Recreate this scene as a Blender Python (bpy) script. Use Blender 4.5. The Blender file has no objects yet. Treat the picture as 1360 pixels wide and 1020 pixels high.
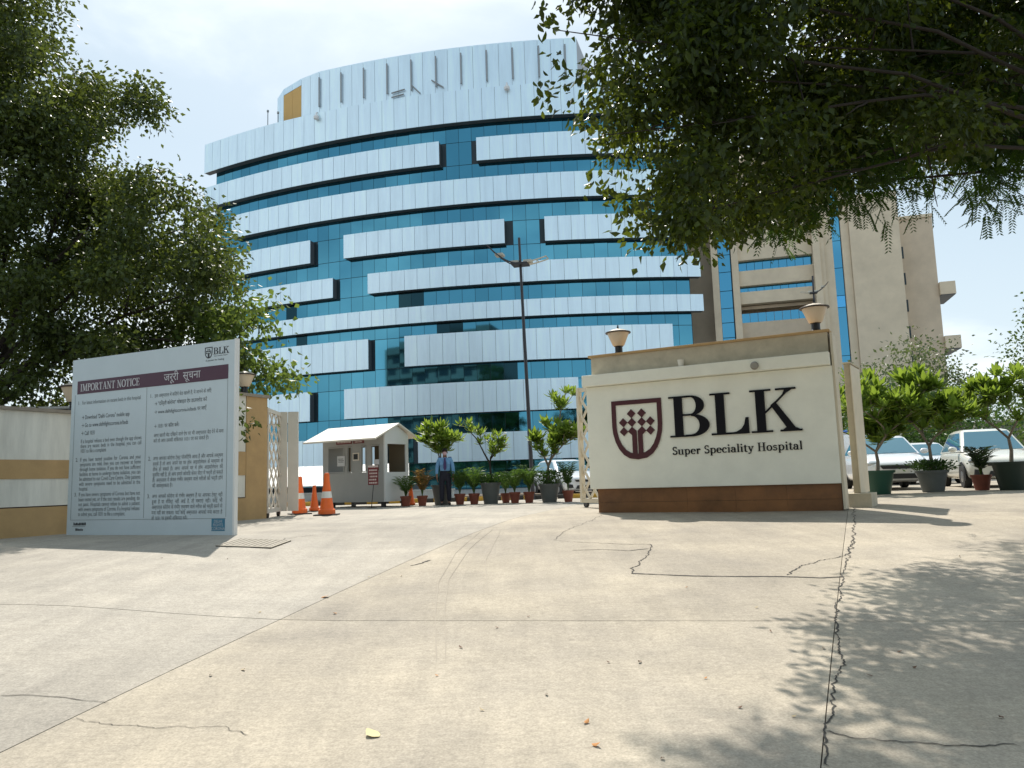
import bpy, bmesh, math, random
import numpy as np
from mathutils import Vector, Matrix, Euler
random.seed(7); rng = np.random.default_rng(7)
scene = bpy.context.scene; COL = scene.collection
R_ = math.radians

# ---------------------------------------------------------------- camera, sky, sun, exposure
FPX, TH, ROLL, CZ = 1030.0, R_(7.1), 0.031, 1.6
Fv = np.array([0, math.cos(TH), math.sin(TH)]); U0 = np.array([0, -math.sin(TH), math.cos(TH)]); X0 = np.array([1., 0, 0])
Rv = math.cos(ROLL)*X0 - math.sin(ROLL)*U0; Uv = math.sin(ROLL)*X0 + math.cos(ROLL)*U0
CAM = np.array([0, 0, CZ])
cd = bpy.data.cameras.new('camera'); cam = bpy.data.objects.new('camera', cd); COL.objects.link(cam)
cd.sensor_width = 36; cd.lens = 36*FPX/1360; cd.clip_start = 0.05; cd.clip_end = 3000
cam.matrix_world = Matrix(((Rv[0], Uv[0], -Fv[0], 0), (Rv[1], Uv[1], -Fv[1], 0), (Rv[2], Uv[2], -Fv[2], CZ), (0, 0, 0, 1)))
scene.camera = cam
SUN_AZ = np.array([-0.20, 0.9798]); SUN_EL = R_(53)
world = bpy.data.worlds.new('World'); scene.world = world; world.use_nodes = True
nt = world.node_tree; nt.nodes.clear()
def N(t, ty, **kw):
    n = t.nodes.new(ty)
    for k, v in kw.items(): setattr(n, k, v)
    return n
sky = N(nt, 'ShaderNodeTexSky', sky_type='NISHITA', sun_disc=False, sun_elevation=SUN_EL,
        sun_rotation=math.atan2(SUN_AZ[0], SUN_AZ[1]), air_density=1.0, dust_density=2.5, ozone_density=1.2, altitude=200)
tc = N(nt, 'ShaderNodeTexCoord'); mp = N(nt, 'ShaderNodeMapping'); mp.inputs['Scale'].default_value = (1, 1, 2.4)
no = N(nt, 'ShaderNodeTexNoise'); no.inputs['Scale'].default_value = 2.1; no.inputs['Detail'].default_value = 7; no.inputs['Roughness'].default_value = .55; no.inputs['Distortion'].default_value = .35
rp = N(nt, 'ShaderNodeMapRange', interpolation_type='SMOOTHSTEP'); rp.inputs['From Min'].default_value = .46; rp.inputs['From Max'].default_value = .70; rp.inputs['To Min'].default_value = 0; rp.inputs['To Max'].default_value = .85
b1 = N(nt, 'ShaderNodeBackground'); b1.inputs['Strength'].default_value = 0.085
b2 = N(nt, 'ShaderNodeBackground'); b2.inputs['Color'].default_value = (.70, .89, 1.0, 1); b2.inputs['Strength'].default_value = 0.86      # thin summer haze
b3 = N(nt, 'ShaderNodeBackground'); b3.inputs['Color'].default_value = (.93, .985, 1.0, 1); b3.inputs['Strength'].default_value = 1.04      # cloud
mx = N(nt, 'ShaderNodeMixShader'); mc = N(nt, 'ShaderNodeMixShader'); wo = N(nt, 'ShaderNodeOutputWorld')
L = nt.links.new
L(tc.outputs['Generated'], mp.inputs['Vector']); L(mp.outputs['Vector'], no.inputs['Vector']); L(no.outputs['Fac'], rp.inputs['Value'])
sx_ = N(nt, 'ShaderNodeSeparateXYZ'); L(tc.outputs['Generated'], sx_.inputs[0])
hz_ = N(nt, 'ShaderNodeMapRange'); hz_.inputs['From Min'].default_value = 0; hz_.inputs['From Max'].default_value = .40; hz_.inputs['To Min'].default_value = .40; hz_.inputs['To Max'].default_value = 0; L(sx_.outputs['Z'], hz_.inputs['Value'])
hc = N(nt, 'ShaderNodeMath', operation='ADD', use_clamp=True); L(rp.outputs['Result'], hc.inputs[0]); L(hz_.outputs['Result'], hc.inputs[1])
mx.inputs['Fac'].default_value = .62
L(sky.outputs['Color'], b1.inputs['Color']); L(b1.outputs[0], mx.inputs[1]); L(b2.outputs[0], mx.inputs[2]); L(hc.outputs[0], mc.inputs['Fac']); L(mx.outputs[0], mc.inputs[1]); L(b3.outputs[0], mc.inputs[2]); L(mc.outputs[0], wo.inputs['Surface'])
sd = bpy.data.lights.new('sun', 'SUN'); sd.energy = 5.0; sd.angle = R_(.55); sd.color = (1, .945, .86)
sun = bpy.data.objects.new('sun', sd); COL.objects.link(sun)
sdir = Vector((SUN_AZ[0]*math.cos(SUN_EL), SUN_AZ[1]*math.cos(SUN_EL), math.sin(SUN_EL)))
sun.rotation_euler = sdir.to_track_quat('Z', 'Y').to_euler(); sun.location = (-20, 40, 60)
vs = scene.view_settings; vs.view_transform = 'Standard'; vs.look = 'None'; vs.gamma = 1; vs.use_curve_mapping = False; vs.exposure = 0.28
scene.cycles.max_bounces = 6; scene.cycles.transparent_max_bounces = 8

# ---------------------------------------------------------------- pixel helpers (directions only)
def ray(x, y): return Fv + Rv*((x-680)/FPX) + Uv*((510-y)/FPX)
def atY(x, y, Y): d = ray(x, y); return CAM + d*(Y/d[1])
def atZ(x, y, z): d = ray(x, y); return CAM + d*((z-CZ)/d[2])
def gz(X, Y):
    e = Y + .1*X; k = min(max((-X-1.5)/3, 0), 1); k = k*k*(3-2*k); t = min(max((e-1)/(14.-3.6*k), 0), 1); z = .92*(1-(1-t)**1.5)
    return z + .02*max(0, min(X, 10)-4)*min(max((Y-8)/6, 0), 1)
def gp(x, y):
    d = ray(x, y); t = 2.5
    while t < 150:
        p = CAM + d*t
        if p[2] < gz(p[0], p[1]): break
        t += .01
    return p
class Plane:
    def __init__(s, P0, phi):
        s.P0 = np.array(P0, float); s.u = np.array([math.cos(phi), -math.sin(phi), 0]); s.n = np.array([math.sin(phi), math.cos(phi), 0]); s.phi = phi
    def hit(s, x, y, off=0):
        d = ray(x, y); p = CAM + d*(((s.P0+s.n*off-CAM)@s.n)/(d@s.n)); return (p-s.P0)@s.u, p[2]

# ---------------------------------------------------------------- materials
MATS = {}
def mat(name, col, rough=.6, metal=0, spec=.5, nscale=None, namt=.15, bump=0, bscale=40, emit=None, island=0, world=None, orand=0):
    if name in MATS: return MATS[name]
    m = bpy.data.materials.new(name); m.use_nodes = True; t = m.node_tree; p = t.nodes['Principled BSDF']
    p.inputs['Base Color'].default_value = (*col, 1); p.inputs['Roughness'].default_value = rough; p.inputs['Metallic'].default_value = metal
    p.inputs['Specular IOR Level'].default_value = spec
    src = None
    if nscale:
        c = N(t, 'ShaderNodeTexCoord'); n = N(t, 'ShaderNodeTexNoise'); n.inputs['Scale'].default_value = nscale; n.inputs['Detail'].default_value = 6; n.inputs['Roughness'].default_value = .65
        if world:
            gm = N(t, 'ShaderNodeNewGeometry'); mpn = N(t, 'ShaderNodeMapping'); mpn.inputs['Scale'].default_value = world; t.links.new(gm.outputs['Position'], mpn.inputs['Vector']); t.links.new(mpn.outputs[0], n.inputs['Vector'])
        else: t.links.new(c.outputs['Object'], n.inputs['Vector'])
        mr = N(t, 'ShaderNodeMapRange'); mr.inputs['From Min'].default_value = .25; mr.inputs['From Max'].default_value = .75; mr.inputs['To Min'].default_value = 1-namt; mr.inputs['To Max'].default_value = 1+namt
        t.links.new(n.outputs['Fac'], mr.inputs['Value']); src = mr.outputs['Result']
    if island:
        g = N(t, 'ShaderNodeNewGeometry'); mr = N(t, 'ShaderNodeMapRange'); mr.inputs['To Min'].default_value = 1-island; mr.inputs['To Max'].default_value = 1+island
        t.links.new(g.outputs['Random Per Island'], mr.inputs['Value']); src = mr.outputs['Result']
    if orand:
        oi = N(t, 'ShaderNodeObjectInfo'); mo = N(t, 'ShaderNodeMapRange'); mo.inputs['To Min'].default_value = 1-orand; mo.inputs['To Max'].default_value = 1+orand; t.links.new(oi.outputs['Random'], mo.inputs['Value'])
        if src is None: src = mo.outputs['Result']
        else: mm = N(t, 'ShaderNodeMath', operation='MULTIPLY'); t.links.new(src, mm.inputs[0]); t.links.new(mo.outputs['Result'], mm.inputs[1]); src = mm.outputs[0]
    if src:
        v = N(t, 'ShaderNodeVectorMath', operation='SCALE'); v.inputs[0].default_value = col; t.links.new(src, v.inputs['Scale']); t.links.new(v.outputs[0], p.inputs['Base Color'])
    if bump:
        c = N(t, 'ShaderNodeTexCoord'); n = N(t, 'ShaderNodeTexNoise'); n.inputs['Scale'].default_value = bscale; n.inputs['Detail'].default_value = 8
        b = N(t, 'ShaderNodeBump'); b.inputs['Strength'].default_value = bump; b.inputs['Distance'].default_value = .02
        t.links.new(c.outputs['Object'], n.inputs['Vector']); t.links.new(n.outputs['Fac'], b.inputs['Height']); t.links.new(b.outputs[0], p.inputs['Normal'])
    MATS[name] = m; return m
def leafmat(name, c1, c2, trans=.45, tcol=None, rough=.45, spec=.35):
    if name in MATS: return MATS[name]
    m = bpy.data.materials.new(name); m.use_nodes = True; t = m.node_tree; p = t.nodes['Principled BSDF']; o = t.nodes['Material Output']
    g = N(t, 'ShaderNodeNewGeometry'); oi = N(t, 'ShaderNodeObjectInfo'); ad = N(t, 'ShaderNodeMath', operation='ADD'); fr = N(t, 'ShaderNodeMath', operation='FRACT')
    t.links.new(g.outputs['Random Per Island'], ad.inputs[0]); t.links.new(oi.outputs['Random'], ad.inputs[1]); t.links.new(ad.outputs[0], fr.inputs[0])
    r = N(t, 'ShaderNodeMix', data_type='RGBA'); r.inputs[6].default_value = (*c1, 1); r.inputs[7].default_value = (*c2, 1)
    p.inputs['Specular IOR Level'].default_value = spec; t.links.new(fr.outputs[0], r.inputs[0]); t.links.new(r.outputs[2], p.inputs['Base Color']); p.inputs['Roughness'].default_value = rough
    tr = N(t, 'ShaderNodeBsdfTranslucent'); ms = N(t, 'ShaderNodeMixShader'); ms.inputs[0].default_value = trans
    v = N(t, 'ShaderNodeMix', data_type='RGBA'); v.inputs[0].default_value = .5; v.inputs[7].default_value = (*(tcol or (c2[0]*1.5, c2[1]*1.5, c2[2]*.6)), 1)
    t.links.new(r.outputs[2], v.inputs[6]); t.links.new(v.outputs[2], tr.inputs['Color'])
    t.links.new(p.outputs[0], ms.inputs[1]); t.links.new(tr.outputs[0], ms.inputs[2]); t.links.new(ms.outputs[0], o.inputs['Surface'])
    MATS[name] = m; return m

# ---------------------------------------------------------------- mesh helpers
class MB:
    def __init__(s): s.v = []; s.f = []
    def add(s, vs, fs):
        o = len(s.v); s.v += [tuple(map(float, p)) for p in vs]; s.f += [tuple(i+o for i in f) for f in fs]; return s
    def box(s, x0, x1, y0, y1, z0, z1, M=None):
        p = [(x0, y0, z0), (x1, y0, z0), (x1, y1, z0), (x0, y1, z0), (x0, y0, z1), (x1, y0, z1), (x1, y1, z1), (x0, y1, z1)]
        if M is not None: p = [M @ Vector(q) for q in p]
        return s.add(p, [(3, 2, 1, 0), (4, 5, 6, 7), (0, 1, 5, 4), (1, 2, 6, 5), (2, 3, 7, 6), (3, 0, 4, 7)])
    def prism(s, poly, y0, y1):           # polygon in x,z extruded along y
        n = len(poly); vs = [(a, y0, b) for a, b in poly] + [(a, y1, b) for a, b in poly]
        return s.add(vs, [tuple(range(n)), tuple(range(2*n-1, n-1, -1))] + [(i, i+n, (i+1) % n+n, (i+1) % n) for i in range(n)])
    def lathe(s, prof, n=20, c=(0, 0, 0), cap=True):
        vs = []; fs = []
        for r, z in prof:
            for k in range(n): a = 2*math.pi*k/n; vs.append((c[0]+r*math.cos(a), c[1]+r*math.sin(a), c[2]+z))
        for i in range(len(prof)-1):
            for k in range(n): fs.append((i*n+k, i*n+(k+1) % n, (i+1)*n+(k+1) % n, (i+1)*n+k))
        if cap: fs += [tuple(range(n-1, -1, -1)), tuple(range((len(prof)-1)*n, len(prof)*n))]
        return s.add(vs, fs)
    def tube(s, pts, rad, n=8):
        pts = [Vector(p) for p in pts]; m = len(pts)
        if not hasattr(rad, '__len__'): rad = [rad]*m
        vs = []; fs = []
        ref = Vector((0, 0, 1))
        for i, p in enumerate(pts):
            d = (pts[min(i+1, m-1)]-pts[max(i-1, 0)]).normalized()
            a = d.cross(ref if abs(d.z) < .95 else Vector((1, 0, 0))).normalized(); b = d.cross(a)
            for k in range(n):
                t = 2*math.pi*k/n; vs.append(p + (a*math.cos(t)+b*math.sin(t))*rad[i])
        for i in range(m-1):
            for k in range(n): fs.append((i*n+k, i*n+(k+1) % n, (i+1)*n+(k+1) % n, (i+1)*n+k))
        fs += [tuple(range(n-1, -1, -1)), tuple(range((m-1)*n, m*n))]
        return s.add(vs, fs)
    def build(s, name, m, parent=None, smooth=False, mats=None):
        me = bpy.data.meshes.new(name); me.from_pydata(s.v, [], s.f); me.update()
        bm = bmesh.new(); bm.from_mesh(me); bmesh.ops.recalc_face_normals(bm, faces=bm.faces); bm.to_mesh(me); bm.free()
        if smooth: me.polygons.foreach_set('use_smooth', [True]*len(me.polygons)); me.set_sharp_from_angle(angle=R_(40))
        return link(name, me, m, parent)
def link(name, me, m=None, parent=None, loc=None, rot=None):
    o = bpy.data.objects.new(name, me); COL.objects.link(o)
    if m is not None and not me.materials: me.materials.append(m)
    if parent is not None: o.parent = parent
    if loc is not None: o.location = loc
    if rot is not None: o.rotation_euler = rot
    return o
def bevel(o, w, seg=2):
    b = o.modifiers.new('b', 'BEVEL'); b.width = w; b.segments = seg; b.limit_method = 'ANGLE'; return o
def thing(name, label, cat, loc=(0, 0, 0), rz=0, group=None):
    o = bpy.data.objects.new(name, None); COL.objects.link(o); o.empty_display_size = .2
    o.location = loc; o.rotation_euler = (0, 0, rz); return tag(o, label, cat, group)
def tag(o, label, cat, group=None, kind=None):
    o['label'] = label; o['category'] = cat
    if group: o['group'] = group
    if kind: o['kind'] = kind
    return o
def struct(o): o['kind'] = 'structure'; return o
def copy_tree(o, parent=None):
    c = o.copy(); COL.objects.link(c)
    if parent is not None: c.parent = parent
    for ch in list(o.children): copy_tree(ch, c)
    return c
def evalmesh(o):
    dg = bpy.context.evaluated_depsgraph_get(); me = bpy.data.meshes.new_from_object(o.evaluated_get(dg)); return me
def text_mesh(body, size, width=None, font=None, align='LEFT', line=1.0, res=2):
    c = bpy.data.curves.new('txt', 'FONT'); c.body = body; c.size = size; c.align_x = align; c.space_line = line; c.resolution_u = res
    if font: c.font = font
    if width: c.text_boxes[0].width = width
    o = bpy.data.objects.new('txt', c); COL.objects.link(o); bpy.context.view_layer.update()
    me = evalmesh(o); bpy.data.objects.remove(o); bpy.data.curves.remove(c); me.materials.clear()
    return me
def place_text(name, me, m, parent, x, y, z):   # text in the local xz plane, facing -y
    o = link(name, me, m, parent); o.location = (x, y, z); o.rotation_euler = (math.pi/2, 0, 0); return o

# serif lettering drawn with a broad nib: width follows the stroke's direction
def arc(cx, cy, rx, ry, a0, a1, n=14): return [(cx+rx*math.cos(R_(a0+(a1-a0)*i/n)), cy+ry*math.sin(R_(a0+(a1-a0)*i/n))) for i in range(n+1)]
def glyph(mb, strokes, ox, oz, sc, thick, thin, y0, y1):
    for k, st in enumerate(strokes):
        w = None
        if isinstance(st, tuple) and st[0] == 'w': w = st[1]; st = st[2]
        if isinstance(st, tuple) and st[0] == 'p': poly = st[1]; yy = y0-k*.0004; mb.prism([(ox+a*sc, oz+b*sc) for a, b in poly], yy, y1); continue
        P = np.array(st, float); n = len(P); d = np.zeros_like(P)
        for i in range(n): q = P[min(i+1, n-1)]-P[max(i-1, 0)]; d[i] = q/np.linalg.norm(q)
        ww = [(w if w else thin+(thick-thin)*abs(d[i][1])**1.3)/2 for i in range(n)]
        Lp = [P[i]+np.array([-d[i][1], d[i][0]])*ww[i] for i in range(n)]; Rp = [P[i]-np.array([-d[i][1], d[i][0]])*ww[i] for i in range(n)]
        yy = y0-k*.0004
        for i in range(n-1):
            mb.prism([(ox+q[0]*sc, oz+q[1]*sc) for q in (Lp[i], Lp[i+1], Rp[i+1], Rp[i])], yy, y1)
def bar(x0, x1, y, h): return ('p', [(x0, y), (x1, y), (x1, y+h), (x0, y+h)])
def stem(x, y0, y1, w): return ('p', [(x-w/2, y0), (x+w/2, y0), (x+w/2, y1), (x-w/2, y1)])
def serif_font(T=.15, t=.05):
    g = {}; xh = .64
    sb = lambda x, y: bar(x-.13, x+.13, y, t)
    g['S'] = (.62, [('w', .11, arc(.31, .74, .20, .21, 35, 250)), ('w', .13, arc(.31, .27, .23, .22, 95, -150)), stem(.49, .74, .98, t), stem(.09, .02, .26, t)])
    g['u'] = (.74, [stem(.17, .15, xh, T), sb(.12, xh-t), arc(.33, .18, .16, .16, 180, 300), stem(.55, 0, xh, T), sb(.49, xh-t), bar(.5, .7, 0, t)])
    g['p'] = (.72, [stem(.17, -.28, xh, T), bar(.02, .17, xh-t, t), sb(.17, -.28), arc(.38, xh/2, .22, .31, 150, -150)])
    g['e'] = (.60, [arc(.30, xh/2, .22, .30, 0, 320), bar(.10, .52, .33, t)])
    g['r'] = (.54, [stem(.17, 0, xh, T), bar(.02, .17, xh-t, t), sb(.17, 0), arc(.38, .42, .17, .20, 180, 60), ('p', arc(.43, .53, .08, .08, 0, 360, 10)[:-1])])
    g['c'] = (.56, [arc(.30, xh/2, .22, .30, 45, 320), ('p', arc(.44, .50, .08, .08, 0, 360, 10)[:-1])])
    g['i'] = (.36, [stem(.18, 0, xh, T), bar(.03, .18, xh-t, t), sb(.18, 0), ('p', arc(.17, .88, .09, .09, 0, 360, 10)[:-1])])
    g['a'] = (.62, [arc(.27, .44, .18, .18, 150, 0), stem(.45, .06, .46, T), bar(.45, .6, 0, t), arc(.26, .18, .17, .17, 60, 340), ('p', arc(.14, .48, .07, .07, 0, 360, 10)[:-1])])
    g['l'] = (.36, [stem(.18, 0, 1, T), bar(.03, .18, 1-t, t), sb(.18, 0)])
    g['t'] = (.42, [stem(.18, .1, .82, T), bar(.02, .36, xh-t, t), arc(.28, .12, .11, .11, 180, 330)])
    g['y'] = (.66, [[(.14, xh), (.34, .03)], ('w', t*1.2, [(.55, xh), (.28, -.18), (.14, -.24)]), sb(.14, xh-t), sb(.54, xh-t), ('p', arc(.13, -.20, .08, .08, 0, 360, 10)[:-1])])
    g['H'] = (.92, [stem(.2, 0, 1, T), stem(.7, 0, 1, T), bar(.2, .7, .48, t), bar(.03, .37, 0, t), bar(.03, .37, 1-t, t), bar(.53, .87, 0, t), bar(.53, .87, 1-t, t)])
    g['o'] = (.64, [arc(.32, xh/2, .23, .30, 0, 360, 20)])
    g['s'] = (.52, [('w', .09, arc(.26, .47, .15, .13, 35, 255)), ('w', .10, arc(.26, .19, .17, .15, 95, -150)), stem(.40, .46, .62, t), stem(.09, .02, .18, t)])
    g['I'] = (.40, [stem(.2, 0, 1, T), bar(.03, .37, 0, t), bar(.03, .37, 1-t, t)])
    g['M'] = (1.05, [('w', t, [(.18, 0), (.18, 1)]), [(.2, 1), (.52, .08)], ('w', t, [(.52, .08), (.84, 1)]), stem(.86, 0, 1, T), bar(.03, .33, 0, t), bar(.7, 1.02, 0, t), bar(.05, .2, 1-t, t), bar(.84, 1.0, 1-t, t)])
    g['P'] = (.70, [stem(.2, 0, 1, T), bar(.03, .38, 0, t), bar(.03, .4, 1-t, t), arc(.36, .745, .24, .23, 90, -90), bar(.2, .38, .49, t)])
    g['O'] = (.86, [arc(.43, .5, .34, .48, 0, 360, 24)])
    g['R'] = (.82, [stem(.2, 0, 1, T), bar(.03, .38, 0, t), bar(.03, .4, 1-t, t), arc(.36, .755, .23, .22, 90, -90), bar(.2, .38, .51, t), [(.42, .52), (.68, .02)], bar(.64, .82, 0, t)])
    g['T'] = (.78, [stem(.38, 0, 1, T), bar(.05, .71, 1-t, t), bar(.2, .56, 0, t), stem(.08, .74, 1, t), stem(.68, .74, 1, t)])
    g['A'] = (.86, [('w', t, [(.14, 0), (.42, 1)]), [(.42, 1), (.70, 0)], bar(.25, .6, .34, t), bar(.02, .28, 0, t), bar(.55, .85, 0, t)])
    g['N'] = (.90, [('w', t, [(.18, 0), (.18, 1)]), [(.18, 1), (.72, .02)], ('w', t, [(.72, 0), (.72, 1)]), bar(.03, .33, 0, t), bar(.03, .2, 1-t, t), bar(.57, .87, 1-t, t)])
    g['C'] = (.80, [arc(.44, .5, .35, .48, 40, 320, 20), stem(.70, .68, .98, t), stem(.70, .06, .25, t)])
    g['E'] = (.74, [stem(.2, 0, 1, T), bar(.03, .64, 0, t), bar(.03, .62, 1-t, t), bar(.2, .5, .49, t), stem(.64, 0, .26, t), stem(.61, .76, 1, t), stem(.5, .4, .63, t)])
    g['B'] = (1.04, [stem(.235, 0, 1, .21), bar(0, .5, 0, .042), bar(0, .55, .958, .042), bar(.2, .6, .51, .042), ('w', .042, [(.45, .979), (.55, .979)]),
        ('p', arc(.55, .755, .34, .245, 90, -90)+arc(.55, .755, .14, .203, -90, 90)), ('p', arc(.56, .27, .44, .27, 90, -90)+arc(.56, .275, .20, .22, -90, 90)), bar(.4, .6, 0, .05)])
    g['L'] = (.9, [stem(.235, 0, 1, .21), bar(0, .48, .958, .042), bar(0, .9, 0, .045), ('p', [(.46, .04), (.6, .055), (.72, .12), (.79, .22), (.83, .38), (.895, .38), (.895, .02), (.5, .02)])])
    g['K'] = (1.15, [stem(.235, 0, 1, .21), bar(0, .49, .958, .042), bar(0, .49, 0, .042), ('p', [(.33, .42), (.33, .47), (.76, .86), (.80, .96), (.97, .96), (.84, .88)]), bar(.6, 1.06, .958, .042),
        ('p', [(.47, .62), (.58, .70), (1.0, .09), (1.1, .04), (.72, .04), (.80, .10)]), bar(.66, 1.15, 0, .042)])
    return g
GL = serif_font()
def serif_text(mb, s, x, z, h, width, thick=.15, thin=.05, y0=-.004, y1=.0, track=0.0):
    adv = [(.36 if c == ' ' else GL[c][0]+track) for c in s]; sx = width/(sum(adv)*h); cx = 0
    tmp = MB()
    for c, a in zip(s, adv):
        if c != ' ': glyph(tmp, GL[c][1], cx, 0, 1, thick, thin, y0, y1)
        cx += a
    mb.add([(x+p[0]*h*sx, p[1], z+p[2]*h) for p in tmp.v], tmp.f)

# ================================================================ GROUND
def concrete(name, base, dark):
    m = bpy.data.materials.new(name); m.use_nodes = True; t = m.node_tree; p = t.nodes['Principled BSDF']; lk = t.links.new
    c = N(t, 'ShaderNodeTexCoord'); oi = N(t, 'ShaderNodeObjectInfo')
    def noise(sc, det=8, rough=.6, stretch=None):
        n = N(t, 'ShaderNodeTexNoise'); n.inputs['Scale'].default_value = sc; n.inputs['Detail'].default_value = det; n.inputs['Roughness'].default_value = rough
        if stretch:
            q = N(t, 'ShaderNodeMapping'); q.inputs['Scale'].default_value = stretch; q.inputs['Rotation'].default_value = (0, 0, R_(27)); lk(c.outputs['Object'], q.inputs['Vector']); lk(q.outputs[0], n.inputs['Vector'])
        else: lk(c.outputs['Object'], n.inputs['Vector'])
        return n.outputs['Fac']
    def rng_(src, a, b, lo, hi):
        r = N(t, 'ShaderNodeMapRange'); r.inputs['From Min'].default_value = a; r.inputs['From Max'].default_value = b; r.inputs['To Min'].default_value = lo; r.inputs['To Max'].default_value = hi; lk(src, r.inputs['Value']); return r.outputs['Result']
    def mul(a, b): k = N(t, 'ShaderNodeMath', operation='MULTIPLY'); lk(a, k.inputs[0]); lk(b, k.inputs[1]); return k.outputs[0]
    f = mul(rng_(noise(.35), .3, .7, .82, 1.14), rng_(noise(2.2, 10, .7), .3, .7, .88, 1.1))
    f = mul(f, rng_(noise(28, 6, .75), .3, .7, .86, 1.12)); f = mul(f, rng_(noise(1.0, 8, .65, (5, .35, 1)), .35, .75, 1.05, .89))
    f = mul(f, rng_(noise(3.0, 5, .6, (1, 14, 1)), .3, .7, .94, 1.05))
    f = mul(f, rng_(noise(150, 3, .6), .60, .72, 1.0, .62)); f = mul(f, rng_(noise(75, 4, .7), .32, .68, .78, 1.20)); f = mul(f, rng_(noise(22, 6, .8), .36, .64, .90, 1.08))
    f = mul(f, rng_(noise(.55, 14, .78), .55, .66, 1.0, .84))
    f = mul(f, rng_(noise(.9, 12, .72), .58, .74, 1.0, .80)); f = mul(f, rng_(oi.outputs['Random'], 0, 1, .93, 1.06))
    v = N(t, 'ShaderNodeMix', data_type='RGBA'); v.inputs[6].default_value = (*dark, 1); v.inputs[7].default_value = (*base, 1); lk(rng_(noise(.7, 6), .3, .65, 0, 1), v.inputs[0])
    s = N(t, 'ShaderNodeVectorMath', operation='SCALE'); lk(v.outputs[2], s.inputs[0]); lk(f, s.inputs['Scale']); lk(s.outputs[0], p.inputs['Base Color'])
    p.inputs['Roughness'].default_value = .82; p.inputs['Specular IOR Level'].default_value = .3
    b = N(t, 'ShaderNodeBump'); b.inputs['Strength'].default_value = .35; b.inputs['Distance'].default_value = .012
    lk(noise(60, 10, .8), b.inputs['Height']); lk(b.outputs[0], p.inputs['Normal'])
    return m
M_conc = concrete('concrete', (.415, .36, .278), (.34, .30, .245)); M_concL = concrete('greyer_concrete', (.375, .338, .282), (.325, .297, .255)); M_conc2 = concrete('asphalt_grey', (.30, .285, .26), (.24, .235, .22))
M_dark = mat('joint_dark', (.045, .040, .034), .9); M_soil = mat('soil', (.10, .075, .05), .95, nscale=6)
def patch(name, xs, ys, dz, m, parent=None, cuts=(), thick=.06):
    vs = [(x, y, gz(x, y)+dz) for y in ys for x in xs]; nx = len(xs)
    fs = [(j*nx+i, j*nx+i+1, (j+1)*nx+i+1, (j+1)*nx+i) for j in range(len(ys)-1) for i in range(nx-1)]
    me = bpy.data.meshes.new(name); me.from_pydata(vs, [], fs); bm = bmesh.new(); bm.from_mesh(me)
    for co, no_ in cuts:
        bmesh.ops.bisect_plane(bm, geom=bm.verts[:]+bm.edges[:]+bm.faces[:], plane_co=co, plane_no=no_, clear_outer=True)
    bm.to_mesh(me); bm.free()
    if not me.vertices: return None
    me.polygons.foreach_set('use_smooth', [True]*len(me.polygons))
    o = link(name, me, m, parent)
    if thick: s = o.modifiers.new('s', 'SOLIDIFY'); s.thickness = thick; s.offset = -1; es = o.modifiers.new('e', 'EDGE_SPLIT'); es.split_angle = R_(40)
    return o
XS = list(np.arange(-14, 18.01, .5)); YS = list(np.arange(-6, 30.01, .5))
far = MB(); far.add([(-900, -900, -.35), (900, -900, -.35), (900, 1500, -.35), (-900, 1500, -.35)], [(0, 1, 2, 3)])
struct(far.build('ground', M_soil))
sub = patch('ground_bed', XS, YS, -.05, M_dark, None, thick=0); struct(sub)
yard = MB(); yard.box(-120, 120, 30.012, 150, .5, .92); struct(yard.build('forecourt', M_conc2))
side = MB(); side.box(-90, -14.012, 8, 30, .4, .90); side.box(18.012, 90, 8, 30, .5, 1.03); struct(side.build('verge', M_conc2))
rd = MB(); rd.box(-120, 120, -40, -6.012, -.3, -.004); struct(rd.build('street', M_conc2))
drive = bpy.data.objects.new('driveway', None); COL.objects.link(drive); struct(drive)
def line_cut(pa, pb, gap):            # returns the two half-space cuts along a joint through two pavement pixels
    a, b = gp(*pa), gp(*pb); d = np.array([b[0]-a[0], b[1]-a[1]]); d /= np.linalg.norm(d); n = np.array([-d[1], d[0], 0])
    return [(tuple(a+n*gap), tuple(-n)), (tuple(a-n*gap), tuple(n))]      # keep +n side / keep -n side
LA = line_cut((0, 1000), (720, 680), .0045); LB = line_cut((1092, 1000), (1112, 800), .003); LT = line_cut((0, 803), (1359, 825), .006); LT2 = line_cut((690, 681), (800, 680.5), .006)
for ai, ca in enumerate(LA):
    for cb in LB:
        for ct in LT:
            for c2 in LT2: patch('concrete_slab', XS, YS, 0, M_concL if ai == 0 else M_conc, drive, (ca, cb, ct, c2))
def crack(pix, w=.010, jit=.012, name='crack', step=.022, m=None):
    P = [gp(*q) for q in pix]; pts = []; o = 0
    for a, b in zip(P[:-1], P[1:]):
        n = max(2, int(np.linalg.norm(b-a)/step)); d = (b-a)[:2]; d = d/np.linalg.norm(d); nn = np.array([-d[1], d[0]])
        for i in range(n): q = a+(b-a)*i/n; o = o*.86+random.gauss(0, jit*.42); pts.append((q[0]+nn[0]*o, q[1]+nn[1]*o, nn))
    pts.append((P[-1][0], P[-1][1], pts[-1][2])); mb = MB(); vs = []; wk = .8
    for i, (x, y, nn) in enumerate(pts):
        wk = wk*.75+.25*random.uniform(.1, 1.7); ww = w*wk*(.15 if i in (0, len(pts)-1) else 1)
        for s in (1, -1): X, Y = x+nn[0]*ww/2*s, y+nn[1]*ww/2*s; vs.append((X, Y, gz(X, Y)+.004))
    mb.add(vs, [(2*i, 2*i+1, 2*i+3, 2*i+2) for i in range(len(pts)-1)]); return mb.build(name, m or M_dark, drive)
crack([(1135, 672), (1133, 715), (1128, 735), (1112, 742), (1095, 745), (1060, 752), (1045, 764)], .014, .02)
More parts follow.
